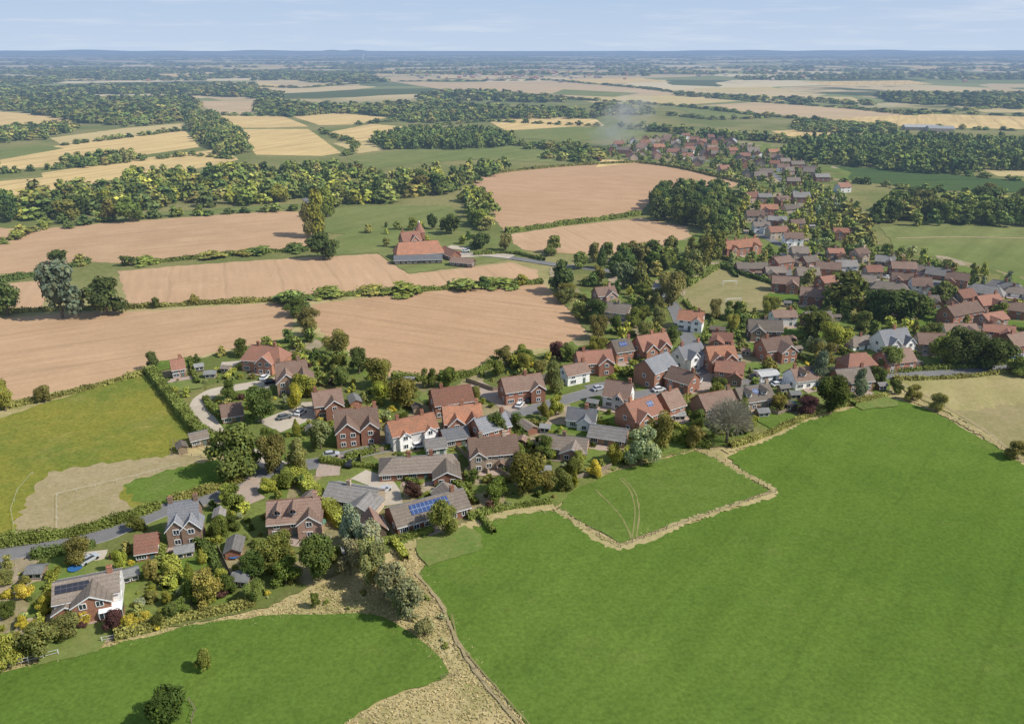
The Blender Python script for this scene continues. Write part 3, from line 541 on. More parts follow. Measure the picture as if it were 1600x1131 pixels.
for x,y,L,a,rf in EST:
    bung=y>395 and rf in('dull','grey'); e=E1 if bung else 4.6; W=random.uniform(6.4,7.8); r=e+4*math.tan(R(33)); c=g(x,y,r)
    wl=random.choice(['brick','cream','pink','brown','white','brick']) if rf!='orange' else random.choice(['orange','white'])
    where='in the estate' if y>378 else ('on the far village road' if y>295 else 'by the far village')
    if y>490: where='among right hand trees'
    house('the '+RN[rf]+' roofed '+('bungalow' if bung else 'house'),'%s with %s roof and %s walls %s'%('bungalow' if bung else 'house',RN[rf],{'brick':'red brick','cream':'buff','pink':'pinkish','brown':'brown','orange':'orange','white':'white'}[wl],where),None,None,W,e,wl,rf,pitch=random.choice((30,35,40)),chim=(random.choice((-.6,.6,0)),) if random.random()<.75 else (),detail=1 if y>330 else 0,world=(c[0],c[1],R(a+random.uniform(-18,18)),L*random.uniform(.75,1.0)),cat='bungalow' if bung else 'house',
      wings=[(random.choice((-.5,.5)),random.uniform(1.2,3.8),random.uniform(3.8,5),e-random.choice((.1,.1,1.2)),random.choice((1,1,-1)))] if random.random()<.85 and y>300 else (),hip=random.choice((0,0,.7)) if bung else 0,group='estate houses at the right side of the village')
def pip(poly,x,y):
    ins=False; n=len(poly); j=n-1
    for i in range(n):
        xi,yi=poly[i]; xj,yj=poly[j]
        if (yi>y)!=(yj>y) and x<(xj-xi)*(y-yi)/(yj-yi)+xi: ins=not ins
        j=i
    return ins
def onroad(x,y,pad):
    for rx,ry,rw in ROADS:
        if abs(x-rx)<rw+pad+1 and abs(y-ry)<rw+pad+1 and (x-rx)**2+(y-ry)**2<(rw+pad)**2: return True
    return False
def blocked(x,y,h=0,pad=.8,occ=0.0):
    for (cx,cy,a,hl,hw,s,r) in HOUSES:
        dx,dy=x-cx,y-cy
        if abs(dx)>30 or abs(dy)>40: continue
        ca,sa=math.cos(a),math.sin(a)
        ks=[0.0]
        if occ and random.random()<occ: ks+=[min(h*q,14) for q in(.35,.7,1.0)]
        for k in ks:
            u=dx*ca+(dy+k)*sa; v=-dx*sa+(dy+k)*ca
            if abs(u)<hl+pad and abs(v)<hw+pad: return True
    return onroad(x,y,pad)
def grid(poly_px,s0,dens=1.0,k=100.0):
    w=[g(*p) for p in poly_px]; y0=min(p[1] for p in w); y1=max(p[1] for p in w); x0=min(p[0] for p in w); x1=max(p[0] for p in w)
    y=y0; out=[]
    while y<y1:
        s=max(s0,y/k); x=x0+random.random()*s
        while x<x1:
            if random.random()<dens:
                a,b_=x+random.uniform(-.42,.42)*s,y+random.uniform(-.42,.42)*s
                if pip(w,a,b_): out.append((a,b_,s))
            x+=s
        y+=s*.9
    return out
fv=[(940,238),(1000,222),(1060,216),(1130,220),(1190,236),(1260,262),(1300,275),(1270,290),(1200,290),(1130,272),(1040,250),(960,252)]
cnt=0
for x,y,s in sorted(grid(fv,20,.8,k=9999),key=lambda q:q[1]):
    if blocked(x,y,0,4) or cnt>120: continue
    cnt+=1; rf=random.choice(['orange','red','brown','dull','red','dull','brown']); wl=random.choice(['brick','orange','cream','pink','white'])
    house('the far village','small %s roofed house in the distant end of the village'%RN[rf],None,None,random.uniform(7,8.5),4.6,wl,rf,pitch=38,chim=(random.choice((-.6,.6)),),detail=0,world=(x,y,random.choice([.1,.25,-.2,1.5,1.7]),random.uniform(8,12)),group='houses at the distant end of the village')
for x,y,a,L,lab in[(290,868,20,3.5,'grey felt roofed shed below the grey gabled house'),(380,912,-10,3.5,'brown garden shed among trees below the dormer house'),(560,835,10,3,'small shed at the foot of the clipped hedge'),(742,705,-30,3.5,'garden shed between the buff pair and the bungalow'),(820,612,10,3,'garden shed above the lane bend'),(1190,650,10,3.2,'garden shed below the dormer chalets'),(1120,640,15,3,'garden shed behind the bare brown tree'),(1060,655,5,3,'garden shed right of the silvery tree'),(640,600,0,3,'garden shed at the edge of the central ploughed field'),(905,715,5,3,'garden shed above the small paddock'),(330,590,10,3.4,'summer house among shrubs by the gravel drive'),(205,905,30,3,'garden shed right of the house at bottom left'),(1240,622,5,3,'garden shed behind the white fronted solar house'),(850,742,5,3,'garden shed among the olive trees above the pasture'),(60,900,5,3,'garden shed left of the house at bottom left')]:
    c=g(x,y); house('a garden shed',lab,None,None,3,2.0,'wood' if x%2 else 'tan','felt',pitch=25,chim=(),detail=0,world=(c[0],c[1],R(a),L),cat='shed',name='garden_shed')
AUTOH=[]
main=[h for h in HOUSES if h[5] and not h[5].startswith('a garden') and math.hypot(h[0],h[1])<520 and h[5] not in('the barn','the farm range','the farmhouse','the farm store','the cart shed')]
for (cx,cy,a,hl,hw,s,r) in main:
    ca,sa=math.cos(a),math.sin(a); tw=lambda u,v:(cx+u*ca-v*sa,cy+u*sa+v*ca)
    for t in range(4):
        if s=='the solar bungalow': break
        u=random.choice((-1,1))*(hl+random.uniform(2.5,7)); v=random.uniform(-8,8); L=random.choice((2.6,3.2,5.2)); q=tw(u,v)
        if blocked(q[0],q[1],2,L*.7) : continue
        if random.random()<.75:
            gar=L>5; house('a garden shed',('brick garage ' if gar else 'small timber shed ')+('right of ' if u>0 else 'left of ')+s,None,None,3.4 if gar else 2.4,2.2,'brick' if gar else random.choice(('wood','tan')),random.choice(('felt','dull','brown','grey')),pitch=28,chim=(),detail=0,world=(q[0],q[1],a+random.choice((0,1.57)),L),cat='garage' if gar else 'shed',name='garage' if gar else 'garden_shed')
        break
    for sg in(-1,1):
        if random.random()<.35: continue
        pts=[tw(sg*(hl+random.uniform(1.8,3.2)),v) for v in(-hw-8,-hw-2,hw+3,hw+10)]
        if any(blocked(p[0],p[1],1,.5) for p in pts): pts=[tw(sg*(hl+1.6),v) for v in(-hw-9,-hw-5,-hw-1)]
        if any(blocked(p[0],p[1],1,.4) for p in pts): continue
        AUTOH.append((pts,random.uniform(.9,1.5),random.uniform(1.1,1.9),random.choice(('mid','dark','olive','mid','lime')),'garden hedge '+('right of ' if sg>0 else 'left of ')+s))
    if math.hypot(cx,cy)>430: continue
    def quad(off,ox,w_,d,mat,nm,lab):
        pts=[]
        for u,v in((-w_*.8,-d/2),(w_*.56,-d/2),(w_*.8,0),(w_*.64,d/2),(-w_*.64,d/2),(-w_*.84,.5)): pts.append(tw(u+ox,v+off))
        if any(onroad(p[0],p[1],.4) for p in pts): return
        sheet(nm,pts,mat,lab+s,world=True,jit=.25)
    quad(-(hw+1.6),random.uniform(-.3,.3)*hl,random.uniform(3.5,6),3.2,M_patio,'patio','paved patio beside ')
    for sd in(-1,1):
        if random.random()<.2: continue
        d=random.uniform(7,10); q=(ZC[0]); quad(sd*(hw+d/2+3.2),random.uniform(-.4,.4)*hl,random.uniform(7,11),d,random.choice([M_lawn,M_lawn,M_green2]),'lawn','mown garden lawn beside ')
        if ZC[0]>q: LAWN=tw(0,sd*(hw+d/2+3.2)); ROADS.append((LAWN[0],LAWN[1],d*.33))
# ---------------- foliage
def qdir(n):
    v=rng.normal(size=(n,3)); return v/np.linalg.norm(v,axis=1)[:,None]
def cubesphere():
    vs=[];fs=[];idx={}
    for ax in range(3):
        for s in(-1,1):
            for i in range(2):
                for j in range(2):
                    q=[]
                    for (a,b_) in((i,j),(i+1,j),(i+1,j+1),(i,j+1)):
                        p=[0,0,0]; p[ax]=s; p[(ax+1)%3]=a-1; p[(ax+2)%3]=b_-1; l=math.sqrt(sum(c*c for c in p)); p=tuple(round(c/l,5) for c in p)
                        if p not in idx: idx[p]=len(vs); vs.append(p)
                        q.append(idx[p])
                    fs.append(q)
    return np.array(vs),np.array(fs)
CSV,CSF=cubesphere()
def leafquads(p,nrm,size,stretch=1.0):
    n=len(p); t=np.cross(nrm,qdir(n))
    t/=np.linalg.norm(t,axis=1)[:,None]+1e-9; b_=np.cross(nrm,t); s=size[:,None] if np.ndim(size) else size
    j=lambda:rng.uniform(.7,1.25,(n,1))
    V=np.stack([p+t*s*stretch*j(),p+b_*s*j(),p-t*s*stretch*j(),p-b_*s*j()],1).reshape(-1,3)
    return V,np.arange(4*n).reshape(-1,4)
def crown(shape,n,ls,core=True,k=None):
    if shape=='round': k=k or 15
    elif shape in('tall','cone'): k=k or 10
    else: k=k or 14
    c=[];rad=[]
    for i in range(k):
        a=rng.uniform(0,6.28)
        if shape=='round': z=rng.uniform(.22,.84); q=.37*math.sqrt(max(.05,1-((z-.45)/.55)**2))*math.sqrt(rng.uniform(.1,1)); r=rng.uniform(.11,.21)
        elif shape=='tall': z=.15+.75*i/(k-1); q=.2*rng.uniform(.2,1)*(1 if z<.7 else .5); r=rng.uniform(.17,.26)*(1.1-z*.4)
        elif shape=='cone': z=.1+.8*i/(k-1); q=.14*rng.uniform(.2,1)*(1-z); r=.32*(1.08-z)+.03
        else: z=rng.uniform(.25,.85); q=.34*math.sqrt(rng.uniform(.05,1)); r=rng.uniform(.11,.2)
        c.append((q*math.cos(a),q*math.sin(a),z)); rad.append(r)
    if shape=='round': c[0]=(rng.uniform(-.06,.06),rng.uniform(-.06,.06),.8); c[1]=(0,0,.5); rad[1]=.28; rad[0]=.18
    c=np.array(c);rad=np.array(rad)
    m=int(n*2.2); li=rng.choice(k,m,p=rad**2/np.sum(rad**2)); d=qdir(m); d[:,2]=np.where(rng.uniform(size=m)<.35,np.abs(d[:,2]),d[:,2])
    p=c[li]+d*(rad[li]*rng.uniform(.82,1.16,m))[:,None]*np.array([1,1,.85])
    if shape=='willow': p[:,2]-=rng.uniform(0,.12,m)*(np.hypot(p[:,0],p[:,1])>.2)
    dist=np.linalg.norm(p[:,None]-c[None],axis=2)/rad[None]; keep=(dist.min(1)>.66); p=p[keep][:n]; d=d[keep][:n]; li=li[keep][:n]
    lo=.06 if shape!='cone' else .04; z0,z1=p[:,2].min(),p[:,2].max(); xr=max(np.abs(p[:,0]).max(),np.abs(p[:,1]).max())
    sx=.5/xr; sz=(1-lo)/(z1-z0)
    p=p*np.array([sx,sx,sz]); p[:,2]+=lo-z0*sz
    nn=d+np.array([0,0,.35])+.7*qdir(len(d)); nn/=np.linalg.norm(nn,axis=1)[:,None]
    V,Q=leafquads(p,nn,ls*rng.uniform(.6,1.35,len(p)),1.5 if shape=='willow' else 1.15)
    lf=rng.uniform(.75,1.28,k); f=lf[li]*rng.uniform(.72,1.34,len(p)); col=np.repeat(f,4)[:,None]*np.array([[1,1,1.0]])
    hue=rng.uniform(-.14,.14,len(p)); col=col*np.repeat(np.stack([1+hue,1+hue*.2,1-hue],1),4,axis=0)
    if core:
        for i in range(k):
            rr=rad[i]*.72; cv=CSV*rr*np.array([sx,sx,sz*.85])+np.array([c[i,0]*sx,c[i,1]*sx,c[i,2]*sz+lo-z0*sz]); Q=np.vstack([Q,CSF+len(V)]); V=np.vstack([V,cv]); col=np.vstack([col,np.full((len(cv),3),.65)])  # lobe cores coloured darker: shade inside the crown is painted in
    return V,Q,col
def trunkmesh():
    b=MB(); b.cyl(0,0,-.01,.45,.035,.02,7)
    for i in range(4):
        a=i*1.6+.4; base=len(b.v); p0=Vector((0,0,.25+.05*i)); p1=Vector((.22*math.cos(a),.22*math.sin(a),.55+.06*i))
        for p,r in((p0,.014),(p1,.006)):
            for j in range(5): t=j*1.2566; b.v.append((p.x+r*math.cos(t),p.y+r*math.sin(t),p.z))
        for j in range(5): k=(j+1)%5; b.f.append([base+j,base+k,base+5+k,base+5+j]); b.m.append(0)
    return b.mesh('trunk',[M_bark])
TRUNK=trunkmesh()
PR={}
for sh in('round','tall','cone','willow'):
    nv=6 if sh=='round' else 3
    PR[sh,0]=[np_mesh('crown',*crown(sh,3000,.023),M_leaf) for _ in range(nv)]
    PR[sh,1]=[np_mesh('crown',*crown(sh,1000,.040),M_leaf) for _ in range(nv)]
def barecrown():
    n=4800; d=qdir(n); d[:,2]=np.abs(d[:,2])*1.1-.1; rr=(rng.uniform(0,1,n)**.5*.5)[:,None]; p=d*rr*np.array([1,1,1.1])+np.array([0,0,.42])
    t=d+.35*qdir(n); t/=np.linalg.norm(t,axis=1)[:,None]; b_=np.cross(t,qdir(n)); L_=rng.uniform(.03,.07,(n,1)); w_=.006
    V=np.stack([p-t*L_,p+b_*w_,p+t*L_,p-b_*w_],1).reshape(-1,3); return V,np.arange(4*n).reshape(-1,4),np.repeat(rng.uniform(.7,1.3,n),4)[:,None]*np.ones((1,3))
PR['bare',0]=PR['bare',1]=[np_mesh('crown',*barecrown(),M_leaf)]
MIDP=[crown('round',300,.06,True,9) for _ in range(5)]+[crown('tall',260,.055,True,7) for _ in range(2)]
LOW=[crown('round',95,.095,True,6) for _ in range(7)]; LOWER=[crown('round',34,.16,True,2) for _ in range(4)]
TONE={'dark':(.10,.135,.038),'mid':(.165,.195,.048),'olive':(.225,.215,.062),'lime':(.29,.305,.058),'pale':(.27,.30,.115),'silver':(.34,.365,.205),'yellow':(.54,.45,.07),'purple':(.13,.07,.055),'brown':(.33,.275,.19),'grey':(.18,.21,.11),'willow':(.30,.30,.135)}
TW={'dark':'dark green','mid':'green','olive':'olive green','lime':'lime green','pale':'pale green','silver':'silvery green','yellow':'golden yellow','purple':'purple leaved','brown':'brown','grey':'grey green','willow':'grey green'}
SW={'round':'','tall':'slender','cone':'conical','willow':'feathery','bare':'leafless'}
CAND=[]
def ct(x,y,h,w,tone,shape='round',reg='among the village gardens',force=False): CAND.append([x,y,h,w,tone,shape,reg,force])
K=[(320,1048,30,36,'mid'),(262,1134,72,56,'dark'),(493,950,18,25,'mid'),(372,742,88,86,'mid'),(408,662,54,62,'dark'),(502,702,40,50,'pale'),(430,738,50,62,'olive'),(468,738,45,52,'olive'),(240,578,24,32,'dark'),(530,560,46,46,'olive'),(562,585,40,46,'dark'),(592,606,44,52,'olive'),(632,636,52,50,'olive'),(478,622,44,40,'lime'),(463,640,28,44,'yellow','tall'),(70,627,30,28,'olive'),(10,642,30,54,'lime','tall'),
(505,405,52,46,'dark'),(98,497,78,98,'grey'),(168,492,64,62,'dark'),(12,494,52,58,'dark'),(93,412,36,24,'dark'),(497,370,36,78,'lime','tall'),(512,340,30,50,'lime','tall'),(482,372,26,60,'olive','tall'),(205,347,42,44,'mid'),(176,345,36,38,'olive'),(864,614,36,56,'pale','tall'),(880,458,48,56,'dark'),(870,562,26,32,'purple'),(790,570,36,30,'olive'),(815,566,32,28,'lime'),
(778,686,44,44,'dark'),(1002,728,60,64,'silver'),(1032,704,46,62,'olive'),(1135,692,76,76,'brown','bare'),(692,838,52,58,'mid'),(555,855,46,66,'silver','willow'),(585,872,40,60,'silver','willow'),(500,908,62,78,'dark'),(548,898,46,60,'willow','willow'),(585,915,54,70,'willow'),(612,942,56,66,'willow','willow'),(640,970,56,66,'willow'),(664,992,38,28,'willow','willow'),(600,930,46,46,'olive'),(625,958,40,40,'pale'),(570,890,44,50,'pale'),(432,888,60,58,'mid'),(395,905,46,44,'dark'),(448,912,50,40,'mid'),(328,945,54,58,'olive'),(126,882,44,46,'olive'),(66,1026,66,56,'olive'),(14,1040,52,58,'lime'),(820,772,74,66,'olive'),(775,785,40,40,'mid'),(878,765,40,32,'mid'),(855,768,36,36,'olive'),(930,745,26,26,'yellow'),
(1300,642,64,58,'dark'),(1262,648,36,32,'purple'),(1280,602,34,60,'grey','tall'),(1342,622,30,52,'grey','tall'),(1548,578,62,54,'dark'),(1502,573,70,64,'dark'),(1470,570,50,48,'mid'),(1390,580,48,42,'mid'),(1465,642,30,30,'olive'),(1425,627,28,28,'olive'),(1398,614,26,22,'mid'),(1585,716,38,30,'olive'),(1322,486,76,66,'mid'),(1370,505,60,60,'dark'),(1410,505,66,56,'dark'),(1275,528,60,46,'mid'),(1300,545,50,44,'lime'),(1432,496,50,40,'dark'),(1470,474,40,40,'mid'),(1050,478,50,58,'olive'),(1080,435,40,50,'olive'),(1100,420,44,54,'olive'),(1118,405,40,50,'mid'),(1068,450,36,50,'mid'),(1203,494,30,34,'lime'),(975,450,40,44,'grey'),(962,432,40,40,'dark'),(1000,452,36,48,'olive','tall'),(1000,415,36,38,'olive'),(940,420,18,40,'dark','cone'),(905,420,30,30,'mid'),(860,400,26,20,'mid'),(790,392,24,30,'olive'),(705,366,34,34,'dark'),(750,388,40,26,'dark'),(645,360,20,22,'lime'),(675,358,18,26,'dark'),(757,450,26,20,'dark'),(815,445,20,18,'lime'),(702,450,12,12,'dark'),(245,482,14,20,'mid'),(305,476,22,18,'olive'),(930,505,40,40,'dark'),(935,530,36,40,'olive'),(905,500,36,30,'mid'),(885,470,40,30,'olive'),(645,778,34,26,'purple'),(190,895,24,40,'lime'),(265,905,26,30,'lime'),(40,935,30,24,'yellow'),(205,985,28,26,'yellow'),(228,975,20,22,'yellow'),(135,972,26,22,'yellow'),(262,945,24,24,'lime'),(180,985,34,34,'purple'),(35,980,24,20,'yellow'),(420,770,30,24,'lime'),(365,800,40,44,'mid'),(355,780,30,26,'lime'),(300,945,30,40,'mid'),(215,830,34,26,'mid'),(960,725,30,34,'lime'),(895,740,30,26,'mid'),(740,755,24,24,'mid'),(1160,640,26,26,'mid'),(1450,540,40,40,'mid'),(1590,585,40,30,'mid'),(1560,500,30,30,'mid'),(1165,300,30,24,'pale'),(865,395,30,30,'mid'),(345,842,34,40,'mid'),(240,905,30,34,'olive'),(1215,640,30,26,'olive'),(1090,665,30,28,'dark'),(850,712,38,34,'mid'),(815,735,34,30,'olive'),(905,728,28,24,'lime'),(1370,600,30,30,'dark'),(105,1000,46,44,'olive'),(400,940,34,34,'mid'),(355,930,34,34,'dark'),(270,970,30,30,'mid'),(75,945,26,20,'yellow'),(12,915,30,26,'olive')]
for k in K:
    x,y,wp,hp,tn=k[:5]; sh=k[5] if len(k)>5 else 'round'
    X,Y=g(x,y); d=proj(X,Y)[2]; w=wp*d/F; dep=math.atan2(CH,math.hypot(X,Y)); h=hp*d/F/math.cos(dep)*.92
    ct(X,Y,max(h,w*.6),w,tn,sh,force=True)
pick=random.choice
def region(poly,s,hr,tones,reg,dens=1.0,occ=0.0,pad=.6,k=100.0,chk=False,wf=1.25,patch=None,th=-.35):
    for x,y,sp in grid(poly,s,dens,k):
        if patch and math.sin(x/patch+1.3*math.sin(y/patch/1.7))+math.sin(y/patch/1.3+x/patch/2.7)<th: continue
        h=random.uniform(*hr); w=max(sp,s)*random.uniform(.75,1.3)*wf
        if chk:
            w=min(w,h*random.uniform(.75,1.15))
            if blocked(x,y,h,w*.38+pad,occ): continue
            if any(abs(c[0]-x)<c[3]*.4 and abs(c[1]-y)<c[3]*.4 for c in CAND if c[7]): continue
        tn=pick(tones); sh='round'
        if chk and random.random()<.2: sh=pick(['tall','tall','cone','willow'])
        if sh=='tall' or sh=='cone': w=h*.5
        ct(x,y,h,w,tn,sh,reg)
GT=['dark','dark','mid','mid','mid','olive','olive','lime','grey','pale','mid','olive','dark','olive','mid','mid','olive','mid','lime','lime','mid','olive']
region([(0,885),(150,858),(260,815),(390,780),(410,800),(405,860),(500,870),(600,865),(520,900),(420,945),(180,1000),(0,1040)],5.2,(2.0,6.2),GT+['yellow','yellow','lime'],'in the bottom left gardens',.85,.8,.1,chk=True)
region([(420,740),(560,715),(740,670),(850,640),(1060,610),(1250,600),(1380,600),(1380,615),(1260,645),(1130,695),(960,728),(866,785),(720,812),(610,850),(540,860),(440,800)],5.8,(2.5,7.2),GT+['purple','lime'],'in the gardens below the lane',.82,.8,.2,chk=True)
region([(240,585),(380,545),(450,528),(500,530),(600,595),(740,588),(870,548),(915,530),(960,600),(800,640),(600,690),(420,730),(340,695),(300,660)],6.4,(2.8,7.5),GT,'in the gardens above the lane',.8,.8,.2,chk=True)
region([(870,455),(1000,430),(1070,470),(1100,500),(1270,480),(1380,520),(1380,575),(1110,590),(960,600),(918,525)],6.8,(3.2,8.5),GT,'in the village centre',.82,.65,.2,chk=True)
region([(1130,400),(1240,385),(1380,390),(1600,450),(1600,565),(1385,580),(1300,500),(1275,470),(1125,415)],7.2,(3.2,8.2),GT,'in the right hand gardens',.85,.5,.2,chk=True)
region([(1160,290),(1260,290),(1330,320),(1370,385),(1240,385),(1100,372),(1150,340)],8.5,(4,9),GT,'along the far village road',.8,.35,.2,chk=True)
region(fv,10.5,(4,8.5),['dark','mid','mid','olive'],'between the distant houses',.85,.3,.2,k=9999,chk=True)
region([(860,420),(930,400),(1000,402),(1075,395),(1120,400),(1085,425),(1055,455),(1000,440),(940,425)],8,(6,11),['dark','mid','olive','mid'],'beside the upper lane',.85,.2,.2,chk=True)
WD=['dark','dark','mid','dark','olive','mid','mid','olive']
region([(0,345),(0,322),(60,305),(150,298),(200,284),(300,279),(380,268),(450,270),(520,268),(600,280),(700,275),(760,266),(800,262),(745,285),(705,305),(640,313),(560,320),(520,325),(480,312),(400,320),(250,326),(160,336),(60,350)],11,(7,14),['dark','mid','mid','olive','dark','mid','olive','lime'],'in the broad tree belt',.82)
region([(1010,340),(1020,315),(1060,305),(1130,303),(1148,322),(1142,352),(1110,368),(1060,354)],9,(11,15),['dark','dark','mid'],'in the dark copse')
region([(720,312),(745,302),(770,330),(778,362),(745,357),(730,335)],9,(8,12),['mid','olive','lime','mid'],'beside the large ploughed field')
region([(83,260),(150,250),(210,247),(216,253),(120,264)],11,(8,12),WD,'wood')
region([(290,185),(330,182),(388,222),(388,244),(340,242),(308,218)],11,(10,14),WD,'wood')
region([(578,222),(640,212),(740,210),(803,220),(800,230),(700,235),(600,235)],10,(11,14),['dark','dark','mid'],'wood')
region([(130,192),(60,180),(0,172),(0,150),(120,150),(270,150),(312,165),(290,190),(200,199)],13,(7,14),WD,'wood',.88,patch=110,th=-.7)
region([(400,162),(520,152),(700,162),(760,172),(900,177),(940,186),(760,187),(640,195),(600,182),(520,177),(460,183),(400,180)],14,(7,14),WD,'wood',.85,patch=120,th=-.2)
region([(-60,112),(300,108),(560,116),(600,128),(690,143),(800,150),(900,162),(700,158),(520,149),(400,155),(270,148),(-60,148)],18,(8,15),WD,'wood',.75,patch=150,th=.25)
region([(1220,250),(1240,232),(1300,222),(1420,222),(1660,232),(1660,268),(1530,266),(1500,274),(1420,271),(1350,262),(1280,256)],11,(10,15),['dark','dark','mid'],'wood')
region([(1345,350),(1375,325),(1480,318),(1660,322),(1660,356),(1480,352),(1400,354)],11,(9,15),['mid','olive','mid','dark'],'behind the playing field')
region([(930,168),(1000,168),(1060,192),(1170,207),(1260,205),(1300,215),(1240,225),(1120,217),(1020,207),(950,197)],13,(7,12),WD,'wood',.85,patch=90,th=-.3)
region([(1370,150),(1640,150),(1640,180),(1500,172),(1400,166)],16,(8,14),WD,'wood',.85,patch=130,th=-.2)
region([(0,225),(80,218),(130,200),(70,202),(0,205)],12,(8,12),WD,'wood',.5)
region([(820,226),(900,228),(950,242),(930,254),(880,258),(800,226)],12,(5,9),WD,'wood',.6)
region([(520,290),(600,295),(640,310),(600,320),(520,322)],12,(7,11),['mid','olive','dark'],'near the barn paddock',.6)
region([(445,478),(470,478),(500,520),(490,535),(465,520)],8,(4,8),['mid','olive','dark'],'between the two lower ploughed fields',.9)
region([(1300,320),(1345,335),(1365,360),(1380,388),(1330,382),(1290,350)],11,(6,11),['mid','dark','olive'],'behind the estate',.7)
region([(1240,192),(1400,200),(1400,212),(1240,206)],13,(6,10),WD,'wood',.7)
region([(1060,152),(1360,166),(1360,160),(1060,148)],16,(6,9),WD,'wood',.5)
region([(600,350),(700,352),(800,378),(800,398),(700,405),(640,420),(560,372)],13,(2.5,6),['mid','olive','dark','lime'],'in the grounds of the barn',.6,.8,.5,chk=True)
def line_trees(px,sp,hr,tones,reg,j=2.0):
    w=[Vector(g(*p)) for p in px]
    for a,b_ in zip(w[:-1],w[1:]):
        L=(b_-a).length; d0=((a+b_)/2).length; s=max(sp,d0/90); n=max(1,int(L/s))
        for i in range(n):
            p=a.lerp(b_,(i+random.random()*.8)/n); h=random.uniform(*hr); ct(p.x+random.uniform(-j,j),p.y+random.uniform(-j,j),h,max(h*random.uniform(.8,1.2),s*1.1),pick(tones),'round',reg)
HT=['dark','mid','olive','dark','mid']
line_trees([(130,414),(170,418),(215,414)],8,(5,8),HT,'behind the tall field trees')
line_trees([(210,414),(300,404),(480,392)],14,(2.5,4.5),HT,'hedgerow')
line_trees([(440,471),(560,462),(700,452),(848,443)],16,(2.5,4.5),HT,'hedgerow')
for p in[[(0,272),(120,262),(300,243),(370,250)],[(95,228),(200,215),(300,203)],[(0,200),(130,192)],[(320,180),(450,182),(520,175)],[(500,205),(560,228),(540,245)],[(640,200),(760,190),(940,198)],[(600,128),(860,126),(1000,138),(1160,158),(1360,172),(1600,182)],[(690,142),(800,149),(930,158),(1060,166)],[(1060,166),(1180,180),(1420,200),(1600,205)],[(1330,170),(1420,180),(1600,165)],[(560,195),(620,190),(760,186)],[(1270,256),(1400,263),(1600,284)],[(1270,278),(1350,288),(1450,300),(1600,306)],[(60,352),(250,340),(470,328)],[(0,382),(60,360),(160,350)],[(860,240),(930,254)],[(1040,180),(1120,188),(1200,184)],[(1000,252),(1060,260),(1160,284)],[(0,150),(240,143),(420,142)],[(300,133),(470,138),(600,128)],[(0,129),(180,126),(400,122)]]:
    line_trees(p,9,(3,7),HT,'hedgerow')
far=[]
for i in range(330):
    py=77.5+3.0+46*random.random()**1.25; px=random.uniform(-150,1750); X,Y=g(px,py)
    n=int(random.uniform(5,20)); d=math.hypot(X,Y); s=d/140; a=random.uniform(-.25,.25)
    if py>118 and 560<px<1200: continue
    for j in range(n):
        t=(j-n/2)*s*.9; far.append((X+t*math.cos(a)+random.uniform(-s,s)*.4,Y+t*math.sin(a)*2+random.uniform(-1,1)*s*.9,s))
def vis(c):
    px,py,d=proj(c[0],c[1],c[2]*.5); m=F*c[3]/d/2
    return -m<px<1600+m and py-F*c[2]/d/2<1131
CAND=[c for c in CAND if vis(c)]
def app(c): return (c[7]*10)+ c[2]/math.hypot(c[0],c[1]) if c[6]!='hedgerow' and c[6]!='wood' else 0
CAND.sort(key=lambda c:-app(c)); IND=CAND[:298]; REST=CAND[298:]
def landmark(x,y,reg):
    best=None;bd=26
    for h in HOUSES:
        if not h[5] or h[5].startswith('a garden'): continue
        d=math.hypot(h[0]-x,h[1]-y)-h[3]*.6
        if d<bd: bd=d;best=h
    if not best: return reg
    dy=y-best[1]; dx=x-best[0]
    if abs(dx)>abs(dy): r='right of' if dx>0 else 'left of'
    else: r='behind' if dy>0 else 'below'
    return r+' '+best[5]
def szw(h): return 'small' if h<5 else ('medium' if h<8.5 else 'tall')
def tree(c):
    x,y,h,w,tn,sh,reg,fo=c; lod=0 if math.hypot(x,y)<330 else 1
    o=root(('leafless_tree' if sh=='bare' else 'conifer' if sh=='cone' else 'broadleaf_tree'),x,y,random.uniform(0,6.28)); o.scale=(w,w*random.uniform(.85,1.1),h)
    me=pick(PR[sh,lod]); cr=inst('crown',me,o); base=TONE[tn]; v=random.uniform(.82,1.18); cr.color=(base[0]*v*random.uniform(.9,1.12),base[1]*v,base[2]*v*random.uniform(.85,1.2),1)
    inst('trunk',TRUNK,o)
    tag(o,trim(' '.join(('%s %s %s tree %s'%(szw(h),SW[sh],TW[tn],landmark(x,y,reg))).split())),'tree','individual trees around the village',px=proj(x,y)[0])
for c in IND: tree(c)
def bake(name,items,label,protos,cat='woodland'):
    Vs=[];Qs=[];Cs=[];off=0
    for (x,y,h,w,tn) in items:
        V,Q,Cc=pick(protos); a=random.uniform(0,6.28); ca,sa=math.cos(a),math.sin(a)
        M=np.stack([(V[:,0]*ca-V[:,1]*sa)*w+x,(V[:,0]*sa+V[:,1]*ca)*w+y,V[:,2]*h-.04*h],1)
        b_=np.array(TONE[tn])*random.uniform(.8,1.2)*np.array([random.uniform(.9,1.1),1,random.uniform(.9,1.1)])
        Vs.append(M);Qs.append(Q+off);Cs.append(Cc*b_);off+=len(V)
    if not Vs: return
    o=link(bpy.data.objects.new(name,np_mesh(name,np.vstack(Vs),np.vstack(Qs),np.vstack(Cs),M_leaf2))); tag(o,label,None,kind='stuff'); o['category']=cat
    return o
dd=lambda c:math.hypot(c[0],c[1])
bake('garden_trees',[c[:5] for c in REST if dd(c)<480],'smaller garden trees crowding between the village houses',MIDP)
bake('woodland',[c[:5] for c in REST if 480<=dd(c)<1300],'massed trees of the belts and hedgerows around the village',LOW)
bake('woodland',[c[:5] for c in REST if dd(c)>=1300],'distant woods and hedgerows in the haze',LOWER)
